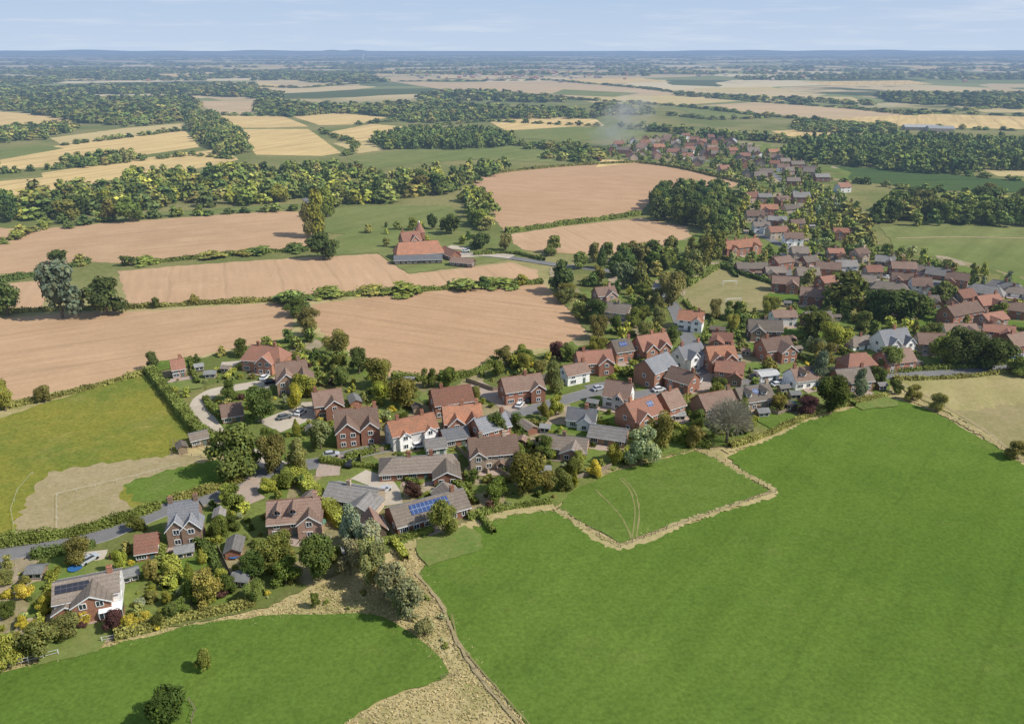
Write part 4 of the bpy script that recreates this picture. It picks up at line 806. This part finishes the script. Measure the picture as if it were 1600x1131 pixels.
bake('woodland',[(x,y,random.uniform(8,13),s*1.3,pick(['dark','mid','mid','olive'])) for x,y,s in far],'far tree belts reaching to the horizon',LOWER)
# ---------------- shrubs
SH=[]
for poly,s,hr in(([(0,900),(150,870),(270,830),(400,800),(500,880),(420,940),(180,998),(0,1035)],2.7,(.6,2.2)),([(420,745),(560,720),(850,650),(1250,605),(1380,600),(1250,645),(1130,692),(960,724),(860,785),(720,808),(560,850)],3.5,(.7,2.2)),([(240,590),(450,535),(600,598),(740,590),(930,540),(1000,600),(600,690),(350,690)],4.0,(.8,2.4)),([(900,480),(1060,480),(1250,500),(1590,470),(1590,560),(1380,575),(1000,600)],4.8,(.9,2.6)),([(1130,400),(1240,385),(1380,390),(1590,450),(1590,470),(1300,470)],6,(1,3))):
    for x,y,_ in grid(poly,s,.7):
        h=random.uniform(*hr)
        if blocked(x,y,h,h*.5+.2): continue
        SH.append((x,y,h))
SH=sorted(SH,key=lambda q:-q[2]/math.hypot(q[0],q[1])); ST=['mid','olive','lime','olive','dark','mid','pale','mid','olive','dark','mid','lime','mid','olive','lime','yellow']
for x,y,h in SH[:290]:
    tn=pick(ST+['purple','silver','yellow','lime']); o=root('garden_shrub',x,y,random.uniform(0,6.28),-.1); w=h*random.uniform(.9,1.6); o.scale=(w,w,h)
    cr=inst('foliage',pick(PR['round',1]),o); cr.color=(*TONE[tn],1)
    tag(o,trim('%s %s shrub %s'%('low' if h<1.9 else 'rounded',TW[tn],landmark(x,y,'in the village gardens'))),'shrub','garden shrubs')
bake('garden_shrubs',[(x,y,h,h*random.uniform(.9,1.8),pick(ST)) for x,y,h in SH[290:]],'mixed low shrubs filling the village gardens',LOW,'shrubs')
# ---------------- hedges
def hedge(px,w,h,tone,label,rough=.25,name='hedge',world=False):
    P_=catmull(px if world else [g(*p) for p in px],8); L=sum((b_-a).length for a,b_ in zip(P_[:-1],P_[1:])); d0=min(p.length for p in P_)
    ls=max(.2,d0/796*.9); n=int(min(14000,L*(2*h+w)/(ls*ls*1.5)))
    pts=np.array([(p.x,p.y) for p in P_]); seg=np.diff(pts,axis=0); sl=np.hypot(seg[:,0],seg[:,1]); cum=np.concatenate([[0],np.cumsum(sl)])
    u=rng.uniform(0,cum[-1],n); k=np.clip(np.searchsorted(cum,u)-1,0,len(sl)-1); t=(u-cum[k])/np.maximum(sl[k],1e-6)
    c=pts[k]+seg[k]*t[:,None]; tg=seg[k]/np.maximum(sl[k],1e-6)[:,None]; nr=np.stack([-tg[:,1],tg[:,0]],1)
    hv=1+rough*(np.sin(u*.35)*.4+np.sin(u*.13+2)*.5+np.sin(u*.9)*.3)
    sgn=rng.choice([-1,1],n); side=rng.uniform(size=n)<(2*h/(2*h+w)); off=np.where(side,sgn*w/2,rng.uniform(-.5,.5,n)*w); z=np.where(side,rng.uniform(.03,1,n)*h,h)*hv
    jit=rng.normal(0,.07+rough*.35,n); p=np.stack([c[:,0]+nr[:,0]*(off*hv+jit),c[:,1]+nr[:,1]*(off*hv+jit),z+rng.normal(0,.05+rough*.3,n)],1)
    nn=np.stack([nr[:,0]*sgn*side,nr[:,1]*sgn*side,np.where(side,.4,1.0)],1)+.6*qdir(n); nn/=np.linalg.norm(nn,axis=1)[:,None]
    V,Q=leafquads(p,nn,ls*rng.uniform(.6,1.3,n)); clump=1+.2*np.sin(u*.7)+.15*np.sin(u*.21)
    col=np.repeat(clump*rng.uniform(.7,1.3,n),4)[:,None]*np.array([TONE[tone]])
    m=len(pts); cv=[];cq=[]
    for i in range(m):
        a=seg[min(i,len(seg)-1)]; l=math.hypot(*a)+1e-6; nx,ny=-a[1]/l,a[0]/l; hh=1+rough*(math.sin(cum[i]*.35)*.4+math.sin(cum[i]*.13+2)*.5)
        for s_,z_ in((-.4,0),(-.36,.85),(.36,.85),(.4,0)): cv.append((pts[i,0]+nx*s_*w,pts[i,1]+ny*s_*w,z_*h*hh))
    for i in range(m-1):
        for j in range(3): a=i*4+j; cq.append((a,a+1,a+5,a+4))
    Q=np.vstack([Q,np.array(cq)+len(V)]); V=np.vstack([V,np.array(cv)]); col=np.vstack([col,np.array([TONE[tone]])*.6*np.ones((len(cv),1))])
    b0=P_[len(P_)//2]; V[:,0]-=b0.x; V[:,1]-=b0.y
    o=link(bpy.data.objects.new(name,np_mesh(name,V,Q,col,M_leaf2))); o.location=(b0.x,b0.y,0); tag(o,label,'hedge','field and garden hedges')
HD=[([(0,441),(60,430),(140,411)],3,2.5,'dark','field hedge left of the tall field trees'),([(215,414),(300,405),(400,396),(482,391)],2.6,1.9,'mid','field hedge below the left ploughed field'),
([(0,490),(80,485),(200,482),(330,475),(440,470)],2.4,1.6,'olive','field hedge above the lower left ploughed field'),([(440,470),(520,464),(640,456),(760,448),(848,443)],2.6,2.0,'mid','long field hedge above the central ploughed field'),
([(236,583),(262,618),(290,652),(312,678),(345,695)],3,2.6,'mid','thick clipped hedge between meadow and gravel drive'),([(0,853),(60,845),(130,833),(200,812),(250,793)],2.4,2.2,'mid','hedge between the meadow and the lane'),([(265,790),(330,768),(380,752)],2,1.8,'olive','hedge at the paddock foot beside the lane'),
([(455,738),(485,768),(515,800),(542,828)],3.4,2.6,'lime','bright clipped hedge beside the dormer house'),([(790,364),(880,352),(1002,336)],3,2.4,'mid','hedge between the two ploughed fields beyond the barn'),([(0,640),(80,622),(160,603),(232,582)],2.0,1.4,'olive','hedge between meadow and ploughed field'),
([(612,593),(660,595),(700,592),(745,584),(775,566)],2.5,2,'mid','hedge at the foot of the central ploughed field'),([(1380,583),(1440,579),(1520,574),(1600,564)],2,1.6,'mid','hedge on the far side of the right lane'),([(1395,594),(1460,593),(1530,588),(1600,578)],1.6,1.2,'olive','hedge on the near side of the right lane'),
([(1125,418),(1170,433),(1225,450),(1272,468)],2.2,2,'dark','hedge along the upper side of the pitch'),([(1075,448),(1098,434),(1122,419)],2,2,'mid','hedge behind the pitch tree row'),([(1070,472),(1090,492),(1150,499),(1220,493)],1.6,1.4,'mid','low hedge along the near side of the pitch'),
([(50,872),(110,862),(150,852)],2,1.6,'dark','hedge between the lane and the bottom left gardens'),([(500,722),(540,728),(600,735),(650,760)],1.4,1.5,'mid','garden hedge between the two bungalows'),([(805,655),(815,672),(822,690)],1.8,2,'dark','dark hedge beside the lane right of the buff pair'),([(540,720),(580,708),(612,700)],1.5,1.5,'mid','hedge along the lane beside the wide bungalow'),
([(1040,688),(1075,694),(1110,700)],2.2,2.4,'mid','dense hedge at the corner of the small paddock'),([(1140,700),(1200,680),(1260,653),(1330,632),(1388,618)],1.6,1.4,'olive','ragged hedge behind the gardens along the big pasture'),([(350,655),(330,640),(322,625)],2,1.8,'mid','hedge around the timber garage'),([(265,880),(275,900),(262,925)],2.4,2,'lime','clipped lime hedge below the low outbuilding'),([(180,998),(260,975),(330,960),(400,945)],1.8,1.5,'olive','overgrown hedge above the bottom left pasture'),
([(740,399),(800,397),(850,408)],2,1.6,'mid','hedge beside the farm lane'),([(1000,255),(1060,263),(1158,286)],3,2,'olive','hedge along the top of the large ploughed field'),([(713,280),(800,268),(900,259),(1000,254)],3,1.8,'olive','hedge behind the large ploughed field'),
([(730,812),(790,796),(862,786)],1.5,1.3,'mid','low hedge behind the olive trees above the pasture'),([(300,842),(330,870),(345,905)],1.8,1.8,'dark','hedge dividing the two bottom left gardens'),([(690,745),(720,765),(745,790)],1.4,1.6,'mid','garden hedge right of the solar bungalow')]
for p,w,h,t,l in HD: hedge(p,w,h,t,l,.12 if 'clipped' in l else .3)
for p,w,h,t,l in AUTOH: hedge(p,w,h,t,l,.12,world=True)
# ---------------- rough grass tufts
tp=[]
def tufts(poly,s,dens):
    for x,y,_ in grid(poly,s,dens,k=1e9): tp.append((x,y))
tufts([(622,868),(655,880),(700,965),(720,1010),(765,1065),(830,1140),(520,1140),(610,1090),(700,1060),(680,1020),(630,980),(580,958),(500,958),(500,915),(560,905)],.6,.85)
tufts([(612,862),(720,822),(866,790),(880,800),(850,799),(722,832),(668,872),(655,890)],.65,.8)
tufts([(180,1004),(420,950),(510,910),(510,960),(420,960),(300,976),(60,1036),(0,1050),(0,1040)],.75,.8)
def strip(px,w,n):
    P_=[Vector(g(*p)) for p in px]
    for a,b_ in zip(P_[:-1],P_[1:]):
        L=(b_-a).length; t=(b_-a).normalized(); m=Vector((-t.y,t.x))
        for i in range(int(L*n)):
            p=a.lerp(b_,random.random())+m*random.gauss(0,w/2); tp.append((p.x,p.y))
strip([(872,797),(905,820),(968,855),(1075,815),(1140,793),(1210,770),(1160,740),(1120,716),(1090,704)],1.6,6)
strip([(1138,705),(1200,683),(1270,652),(1388,622),(1420,622),(1460,640),(1520,668),(1600,722)],2.1,5)
strip([(905,722),(960,734),(1088,703)],1.0,3)
strip([(664,885),(680,862),(722,832),(790,808),(850,799),(876,804)],1.5,5)
strip([(655,898),(668,918),(702,965),(722,1010),(765,1062),(822,1131)],1.4,6)
strip([(0,1053),(60,1037),(180,1008),(300,978),(420,962),(500,961),(580,960),(630,982),(682,1022),(702,1052)],1.4,5)
tp=np.array(tp); n=len(tp); Vt=[];ct_=[]
patchy=.5+.5*np.sin(tp[:,0]*.35+np.sin(tp[:,1]*.22)*2)*np.sin(tp[:,1]*.3+tp[:,0]*.1)
for r in range(3):
    a=rng.uniform(0,6.28,n); hh=rng.uniform(.06,.26,n); w=rng.uniform(.08,.22,n); lx=rng.uniform(-.45,.45,(n,2)); ox=rng.uniform(-.35,.35,(n,2)); dx=np.cos(a)*w; dy=np.sin(a)*w; X=tp[:,0]+ox[:,0]; Y=tp[:,1]+ox[:,1]
    q=np.stack([np.stack([X-dx*.5,Y-dy*.5,0*X+.05],1),np.stack([X+dx*.5,Y+dy*.5,0*X+.05],1),np.stack([X+dx+lx[:,0],Y+dy+lx[:,1],hh+.05],1),np.stack([X-dx+lx[:,0],Y-dy+lx[:,1],hh*.8+.05],1)],1).reshape(-1,3)
    Vt.append(q); f=rng.uniform(.85,1.15,n); gmix=np.clip(patchy*.8-.1+rng.normal(0,.2,n),0,1)[:,None]; cc=(np.array([[.62,.50,.27]])*(1-gmix)+np.array([[.34,.32,.125]])*gmix)*f[:,None]; ct_.append(np.repeat(cc,4,axis=0))
Vt=np.vstack(Vt); Qt=np.arange(len(Vt)).reshape(-1,4)
o=link(bpy.data.objects.new('rough_grass',np_mesh('rough_grass',Vt,Qt,np.vstack(ct_),M_leaf))); tag(o,'long dry grass on the field margins',None,kind='stuff'); o['category']='grass'
SC=[]
for poly,s in(([(500,915),(560,900),(622,868),(655,885),(690,950),(712,1010),(680,1015),(630,975),(580,955),(500,955)],4.5),([(180,1002),(420,948),(510,908),(510,950),(300,972)],6)):
    for x,y,_ in grid(poly,s,.5): SC.append((x,y,random.uniform(.5,1.4)))
bake('bramble_scrub',[(x,y,h,h*random.uniform(1.1,2.2),pick(['olive','willow','mid','willow'])) for x,y,h in SC],'low brambles and scrub in the dry grass strip',LOW,'scrub')
# ---------------- fences
def fence(px,label,style='post',h=1.2,mat=None,step=3.0,zr=(.5,1.0),th=.10):
    mat=mat or M_wood; P_=[Vector(g(*p)) for p in px]; o=root('fence',P_[0].x,P_[0].y)
    b=MB(); b.box(0,0,h/2,th,th,h); pm=b.mesh('post',[mat]); q0=P_[0]; rb=MB()
    L=sum((b_-a).length for a,b_ in zip(P_[:-1],P_[1:])); step=max(step,L/90)
    for a,b_ in zip(P_[:-1],P_[1:]):
        d=b_-a; n=max(1,round(d.length/step)); an=math.atan2(d.y,d.x)
        for i in range(n+1):
            p=a.lerp(b_,i/n)-q0; inst('post',pm,o,(p.x,p.y,0),an)
            if style=='panel' and i<n:
                m=a.lerp(b_,(i+.5)/n)-q0; pb=MB(); pb.box(0,0,h*.48,d.length/n-.16,.06,h*.92); q=pb.build('panel',mat,o); q.location=(m.x,m.y,0.02); q.rotation_euler=(0,0,an)
        if style!='panel':
            m=(a+b_)/2-q0
            for z in zr: rb.box(m.x,m.y,z*h*.95,d.length,.03,th*.55,0,an)
    if rb.v: rb.build('rail',mat,o)
    tag(o,label,'fence','fences')
fence([(872,797),(905,820),(970,856),(1075,816),(1140,794),(1212,770),(1160,739),(1120,716),(1090,705)],'post and rail fence around the small paddock',h=1.2)
fence([(0,1048),(45,1035),(92,1023)],'whitish rail fence at the bottom left field edge',mat=M_white,h=1.3,th=.14)
fence([(160,1003),(196,996)],'short white rail above the bottom left pasture',mat=M_white,h=1.2,th=.14)
fence([(90,832),(90,776),(150,762),(215,747),(280,729)],'white tape fence around the dry pony paddock',mat=M_white,h=1.1,step=5,zr=(1.0,),th=.06)
fence([(25,838),(18,800),(28,770),(52,742)],'pale tape fence across the meadow',mat=M_white,h=1.0,step=6,zr=(1.0,),th=.04)
fence([(268,712),(272,692),(300,695),(330,708),(330,718),(270,712)],'rail fence around the pony stable',h=1.3)
fence([(620,868),(650,905),(690,960),(715,1010),(760,1065),(800,1110)],'wire and post fence through the rough grass',h=1.1,step=4,th=.08,zr=(1.0,))
fence([(690,1062),(716,1056)],'wooden hurdle at the corner of the bottom left pasture',h=1.2)
fence([(1395,606),(1450,632),(1530,680),(1600,724)],'post fence between the big pasture and the right path',h=1.1,step=4)
fence([(712,702),(735,722),(762,742)],'brown panel fence left of the buff pair garden','panel',1.7,step=1.9)
fence([(565,728),(563,712),(600,706)],'brown panel fence at the bungalow garden corner','panel',1.7,step=1.9)
fence([(728,597),(770,612),(815,606)],'tan panel fence behind the paved drive','panel',1.7,step=1.9)
fence([(897,752),(930,740),(955,732)],'weathered panel fence above the small paddock','panel',1.6,step=1.9)
fence([(608,852),(650,838),(700,828)],'low rail fence below the solar bungalow',h=1.1)
fence([(296,1098),(306,1112),(300,1131)],'timber tree guard rails at the bottom left',h=1.3,step=1.5)
fence([(340,858),(352,882),(362,905)],'brown panel fence in the middle of the bottom left gardens','panel',1.6,step=1.9)
fence([(775,735),(800,752),(812,770)],'brown panel fence beside the olive trees','panel',1.6,step=1.9)
fence([(1180,640),(1215,650),(1240,642)],'brown panel fence below the white dormer chalet','panel',1.6,step=1.9)
for (x,y) in((1140,447),(1146,475)):
    c=g(x,y); o=root('football_goal',c[0],c[1],R(8)); b=MB(); b.box(0,0,1.2,.14,.14,2.4); pm=b.mesh('post',[M_frame])
    for s in(-1,1): inst('post',pm,o,(s*3.2,0,0))
    b=MB(); b.box(0,0,2.45,6.6,.14,.14); b.build('crossbar',M_frame,o)
    b=MB()
    for s in(-1,1): b.box(s*3.2,.8,.06,.07,1.6,.07); b.box(s*3.2,1.6,.9,.07,.07,1.8); b.box(s*3.2,.8,2.1,.07,1.6,.07)
    b.box(0,1.6,1.8,6.4,.07,.07); b.build('net_frame',M_frame,o)
    tag(o,'white football goal at the %s end of the dry pitch'%('far' if y<460 else 'near'),'goal')
# ---------------- cars
CARC={'white':(.75,.75,.75),'silver':(.45,.47,.5),'black':(.02,.02,.025),'blue':(.03,.10,.35),'red':(.40,.03,.025),'grey':(.14,.15,.16)}
CM={k:NT('car_paint_'+k).out(v,.3,.5) for k,v in CARC.items()}
b=MB(); n=12
for i in range(n):
    a=2*math.pi*i/n; b.v+=[(.33*math.cos(a),-.1,.33*math.sin(a)),(.33*math.cos(a),.1,.33*math.sin(a))]
for i in range(n): j=(i+1)%n; b.f.append([2*i,2*j,2*j+1,2*i+1]); b.m.append(0)
b.f+= [[2*i for i in range(n)],[2*i+1 for i in range(n)][::-1]]; b.m+=[0,0]; WHEEL=b.mesh('wheel',[M_tyre])
def carmesh(col):
    sw=lambda p:(p[1],p[0],p[2])
    b=MB(); b.prism([(-2.1,.32),(2.08,.32),(2.14,.62),(1.95,.82),(1.05,.96),(-1.75,1.0),(-2.12,.85)],-.86,.86,0,sw)
    b.prism([(-1.45,1.42),(-1.2,1.49),(.2,1.49),(.42,1.42)],-.62,.62,0,sw); return b.mesh('body',[CM[col]])
b=MB()
lo=[(-1.78,-.78,1.0),(1.0,-.78,.97),(1.0,.78,.97),(-1.78,.78,1.0)]; hi=[(-1.42,-.62,1.43),(.4,-.62,1.43),(.4,.62,1.43),(-1.42,.62,1.43)]; b.v=lo+hi; b.f=[[0,1,5,4],[1,2,6,5],[2,3,7,6],[3,0,4,7],[4,5,6,7]]; b.m=[0]*5; CG=b.mesh('windows',[M_glass])
b=MB(); b.box(0,0,0,.06,.3,.14); LMP=b.mesh('headlight',[M_frame]); CB={k:carmesh(k) for k in CARC}
for x,y,a,c,l in[(1583,566,10,'blue','parked on the lane at the right edge'),(1593,560,10,'white','parked on the lane at the right edge'),(1570,550,60,'silver','on the drive above the right lane'),(518,714,15,'silver','on the lane beside the clipped hedge'),(414,593,80,'white','on the drive of the rambling brown house'),(424,600,20,'black','on the drive of the rambling brown house'),(1215,604,20,'white','beside the chalet with white dormers'),(1092,598,60,'white','in the yard right of the brick hall'),(1118,596,80,'black','in the yard right of the brick hall'),(826,628,70,'black','beside the paved drive'),(812,636,70,'white','beside the paved drive'),(1180,592,0,'grey','before the low white garage'),(1445,441,20,'white','on the estate road'),(1478,446,-10,'grey','on the estate road'),(1330,424,0,'silver','on the estate road'),(1252,430,30,'blue','on the estate road'),(713,397,0,'red','in the farm yard'),(728,394,10,'white','in the farm yard'),(655,700,20,'white','on the lane beside the white annexe'),(672,700,80,'grey','beside the white annexe'),(935,610,30,'silver','at the grey turning area'),(966,612,80,'blue','at the grey turning area'),(548,728,80,'black','on the short drive of the grey bungalow'),(600,770,60,'silver','on the drive of the solar bungalow'),(445,655,30,'grey','on the gravel forecourt'),(470,648,70,'white','on the gravel forecourt'),(1068,560,80,'white','on the lane beside the white gabled house'),(1388,436,10,'white','on the estate road'),(1520,470,40,'blue','in the close at right'),(1240,350,80,'white','on the far village road'),(1228,330,70,'silver','on the far village road'),(140,878,60,'silver','on the gravel drive at bottom left'),(1030,612,20,'white','in the paved yard below the hall')]:
    c_=g(x,y); o=root('parked_car',c_[0],c_[1],R(a),.28); inst('body',CB[c],o); inst('windows',CG,o)
    for sx in(-1.3,1.3):
        for sy in(-.8,.8): inst('wheel',WHEEL,o,(sx,sy,.33))
    for sy in(-.6,.6): inst('headlight',LMP,o,(2.1,sy,.68))
    tag(o,c+' car '+l,'car','parked cars')
def disc(name,x,y,r,h,mat,label,cat):
    c=g(x,y); o=root(name,*c); b=MB(); b.cyl(0,0,h-.06,h,r,r,18); b.build('mat',mat,o); b=MB()
    for i in range(6): a=i*1.047; b.box(r*.95*math.cos(a),r*.95*math.sin(a),h/2,.08,.08,h)
    b.build('legs_frame',M_grey,o); tag(o,label,cat)
disc('trampoline',367,871,1.4,.8,M_blue,'round blue trampoline in the gardens below the dormer house','trampoline')
disc('trampoline',1236,632,1.3,.8,M_blue,'round blue trampoline in a garden at the right','trampoline')
disc('paddling_pool',118,890,1.4,.6,M_blue,'blue round pool behind the house at bottom left','pool')
PC=plain('parasol_cloth',(.55,.50,.42)); PG=plain('green_cloth',(.10,.20,.14))
for x,y,m_,l in((478,838,PC,'pale parasol over a table on the patio of the dormer house'),(500,828,PG,'green parasol on the right of the same stone patio'),(752,722,PC,'pale parasol behind the buff pair of houses'),(150,952,PC,'pale parasol before the house at bottom left'),(1052,650,PG,'green parasol below the side gabled house')):
    c=g(x,y); o=root('parasol',c[0],c[1],0,.2); b=MB(); b.cyl(0,0,0,2.3,.04,.04,6); b.build('pole',M_wood,o); b=MB(); b.cyl(0,0,1.95,2.5,1.6,.05,8); b.build('canopy',m_,o); b=MB(); b.cyl(0,0,.68,.74,.6,.6,12); b.build('table_top',M_wood,o); tag(o,l,'parasol')
# ---------------- tractor and its dust
c=g(936,252); o=root('tractor',c[0],c[1],.4,.1); b=MB(); b.box(.9,0,1.1,2.2,.9,.9); b.box(-.3,0,.9,1.2,1.2,.6); b.build('body',CM['red'],o); b=MB(); b.box(-.5,0,2.0,1.5,1.5,1.5); b.build('cab',M_glass,o)
b=MB(); b.box(-.5,0,2.85,1.7,1.7,.14); b.build('cab_roof',CM['red'],o)
for x,y,r in((-.7,1,.85),(-.7,-1,.85),(1.6,.8,.5),(1.6,-.8,.5)): inst('wheel',WHEEL,o,(x,y,r),0,(r/.33,2.5,r/.33))
tag(o,'small red tractor at the top edge of the large ploughed field','tractor')
def dust(px,py,sx,sy,sz,tilt,dens,label,seed):
    X,Y=g(px,py); V=[];Q=[]
    me=bpy.data.meshes.new('dust_cloud'); N_=12;M_=20
    for i in range(N_+1):
        th=math.pi*i/N_
        for j in range(M_): ph=2*math.pi*j/M_; V.append((math.sin(th)*math.cos(ph),math.sin(th)*math.sin(ph),math.cos(th)))
    for i in range(N_):
        for j in range(M_): Q.append((i*M_+j,(i+1)*M_+j,(i+1)*M_+(j+1)%M_,i*M_+(j+1)%M_))
    me.from_pydata(V,[],Q); o=link(bpy.data.objects.new('dust_cloud',me)); o.location=(X,Y,sz*.9); o.scale=(sx,sy,sz); o.rotation_euler=(0,tilt,0)
    m=NT('dust_%d'%seed); tc=m.objc(); ln=m.new('ShaderNodeVectorMath',operation='LENGTH'); m.set(ln.inputs[0],tc); fall=m.rng(ln.outputs['Value'],.2,1.0,1,0)
    ns=m.rng(m.noise(tc,1.6,2,.65),.42,.68); d=m.math('MULTIPLY',m.math('MULTIPLY',fall,ns),dens)
    v=m.new('ShaderNodeVolumeScatter'); v.inputs['Color'].default_value=(.86,.80,.72,1); m.set(v.inputs['Density'],d); ou=m.new('ShaderNodeOutputMaterial'); m.t.links.new(v.outputs[0],ou.inputs['Volume']); me.materials.append(m.m)
    try: m.m.cycles.volume_step_rate=4.0
    except Exception: pass
    tag(o,label,None,kind='stuff'); o['category']='dust'
dust(968,230,44,20,30,-.5,.10,'thin dust cloud drifting up left of the far village',1)
# ---------------- distant buildings
b=MB() 
for i in range(330):
    if i<170: px=random.gauss(800,110); py=random.uniform(98,124)
    elif i<230: px=random.gauss(1250,170); py=random.uniform(90,112)
    else: px=random.uniform(100,1600); py=random.uniform(90,130)
    X,Y=g(px,py); L=random.uniform(7,16); W=8; h=random.uniform(3.5,6); b.prism([(-W/2+Y,0),(W/2+Y,0),(W/2+Y,h),(Y,h+3),(-W/2+Y,h)],X-L/2,X+L/2,random.choice([0,1,1,1,2,2,2]))
o=b.build('distant_buildings',[WALL['cream'],WALL['brick'],ROOF['dull']]); tag(o,'scattered roofs and pale blocks of the far town',None,kind='stuff'); o['category']='town'
for x,y,L,l in((1437,203,40,'left'),(1468,205,30,'right')):
    X,Y=g(x,y); b=MB(); b.prism([(-9,0),(9,0),(9,4),(0,6),(-9,4)],-L/2,L/2); o=root('warehouse',X,Y,R(-12)); b.build('wall',WALL['cream'],o); b=MB(); b.prism([(-9.6,3.9),(9.6,3.9),(0,6.6)],-L/2-.6,L/2+.6); b.build('roof',ROOF['pale'],o); tag(o,l+' of the two long pale farm warehouses in the distance','warehouse')
X,Y=g(567,94); o=root('water_tower',X,Y); b=MB(); b.cyl(0,0,0,34,5,5,12); b.build('shaft',WALL['white'],o); b=MB(); b.cyl(0,0,34,46,14,16,14); b.build('tank',WALL['white'],o); tag(o,'tiny white water tower near the horizon','tower')
# ---------------- unique labels
ORD=['leftmost','second from left','third from left','fourth from left','fifth from left','sixth from left','seventh from left','eighth from left','ninth from left','tenth from left']
by={}
for o,px in TAGGED: by.setdefault(o['label'],[]).append((px,o))
for l,it in by.items():
    if 1<len(it)<=10:
        it.sort(key=lambda q:q[0])
        for i,(px,o) in enumerate(it): o['label']=l+', '+ORD[i]
    elif len(it)>10:
        for px,o in it: o['group']=l
# ---------------- camera, light, world
cam=bpy.data.cameras.new('camera'); co=link(bpy.data.objects.new('camera',cam)); co.location=(0,0,CH); co.rotation_euler=(math.pi/2-P,0,0)
cam.sensor_width=36; cam.lens=F/1600*36; cam.clip_end=60000; cam.clip_start=1; sc.camera=co
el=R(44); az=R(106); sv=Vector((math.sin(az)*math.cos(el),math.cos(az)*math.cos(el),math.sin(el)))
sl=bpy.data.lights.new('sun','SUN'); sl.energy=4.5; sl.angle=R(.5); sl.color=(1,.95,.86); so=link(bpy.data.objects.new('sun',sl)); so.rotation_euler=sv.to_track_quat('Z','Y').to_euler(); so.location=(200,0,300)
w=bpy.data.worlds.new('World'); sc.world=w; w.use_nodes=True; t=w.node_tree; t.nodes.clear()
def N_(ty,**k):
    n=t.nodes.new(ty)
    for a,b in k.items(): setattr(n,a,b)
    return n
sk=N_('ShaderNodeTexSky',sky_type='NISHITA'); sk.sun_disc=False; sk.sun_elevation=el; sk.sun_rotation=az; sk.altitude=100; sk.dust_density=1.0
tc=N_('ShaderNodeTexCoord'); sx=N_('ShaderNodeSeparateXYZ'); t.links.new(tc.outputs['Generated'],sx.inputs[0])
def MR(src,a,b,c,d):
    m=N_('ShaderNodeMapRange'); t.links.new(src,m.inputs[0])
    for i,x in enumerate((a,b,c,d)): m.inputs[i+1].default_value=x
    return m.outputs[0]
def MX(f,a,b):
    m=N_('ShaderNodeMix',data_type='RGBA'); t.links.new(f,m.inputs[0])
    for s,v in((m.inputs[6],a),(m.inputs[7],b)):
        if isinstance(v,tuple): s.default_value=(*v,1)
        else: t.links.new(v,s)
    return m.outputs[2]
grad=MX(MR(sx.outputs[2],0,.09,0,1),(4.9,6.0,7.6),(3.6,4.9,7.0))
base=MX(MR(sx.outputs[2],.1,.55,.95,.25),sk.outputs[0],grad)
mp=N_('ShaderNodeMapping'); mp.inputs['Scale'].default_value=(6,6,75); t.links.new(tc.outputs['Generated'],mp.inputs[0])
nz_=N_('ShaderNodeTexNoise'); nz_.inputs['Scale'].default_value=1.2; nz_.inputs['Detail'].default_value=8; nz_.inputs['Roughness'].default_value=.62; t.links.new(mp.outputs[0],nz_.inputs['Vector'])
cl=MX(MR(nz_.outputs[0],.50,.74,0,.6),base,(6.4,6.9,7.8))
bg=N_('ShaderNodeBackground'); bg.inputs[1].default_value=.112; t.links.new(cl,bg.inputs[0]); ou=N_('ShaderNodeOutputWorld'); t.links.new(bg.outputs[0],ou.inputs[0])
sc.view_settings.view_transform='Standard'; sc.view_settings.look='None'; sc.view_settings.exposure=0
print('IND',len(IND),'REST',len(REST),'far',len(far),'tufts',len(tp),'shrubs',len(SH),'houses',len(HOUSES))
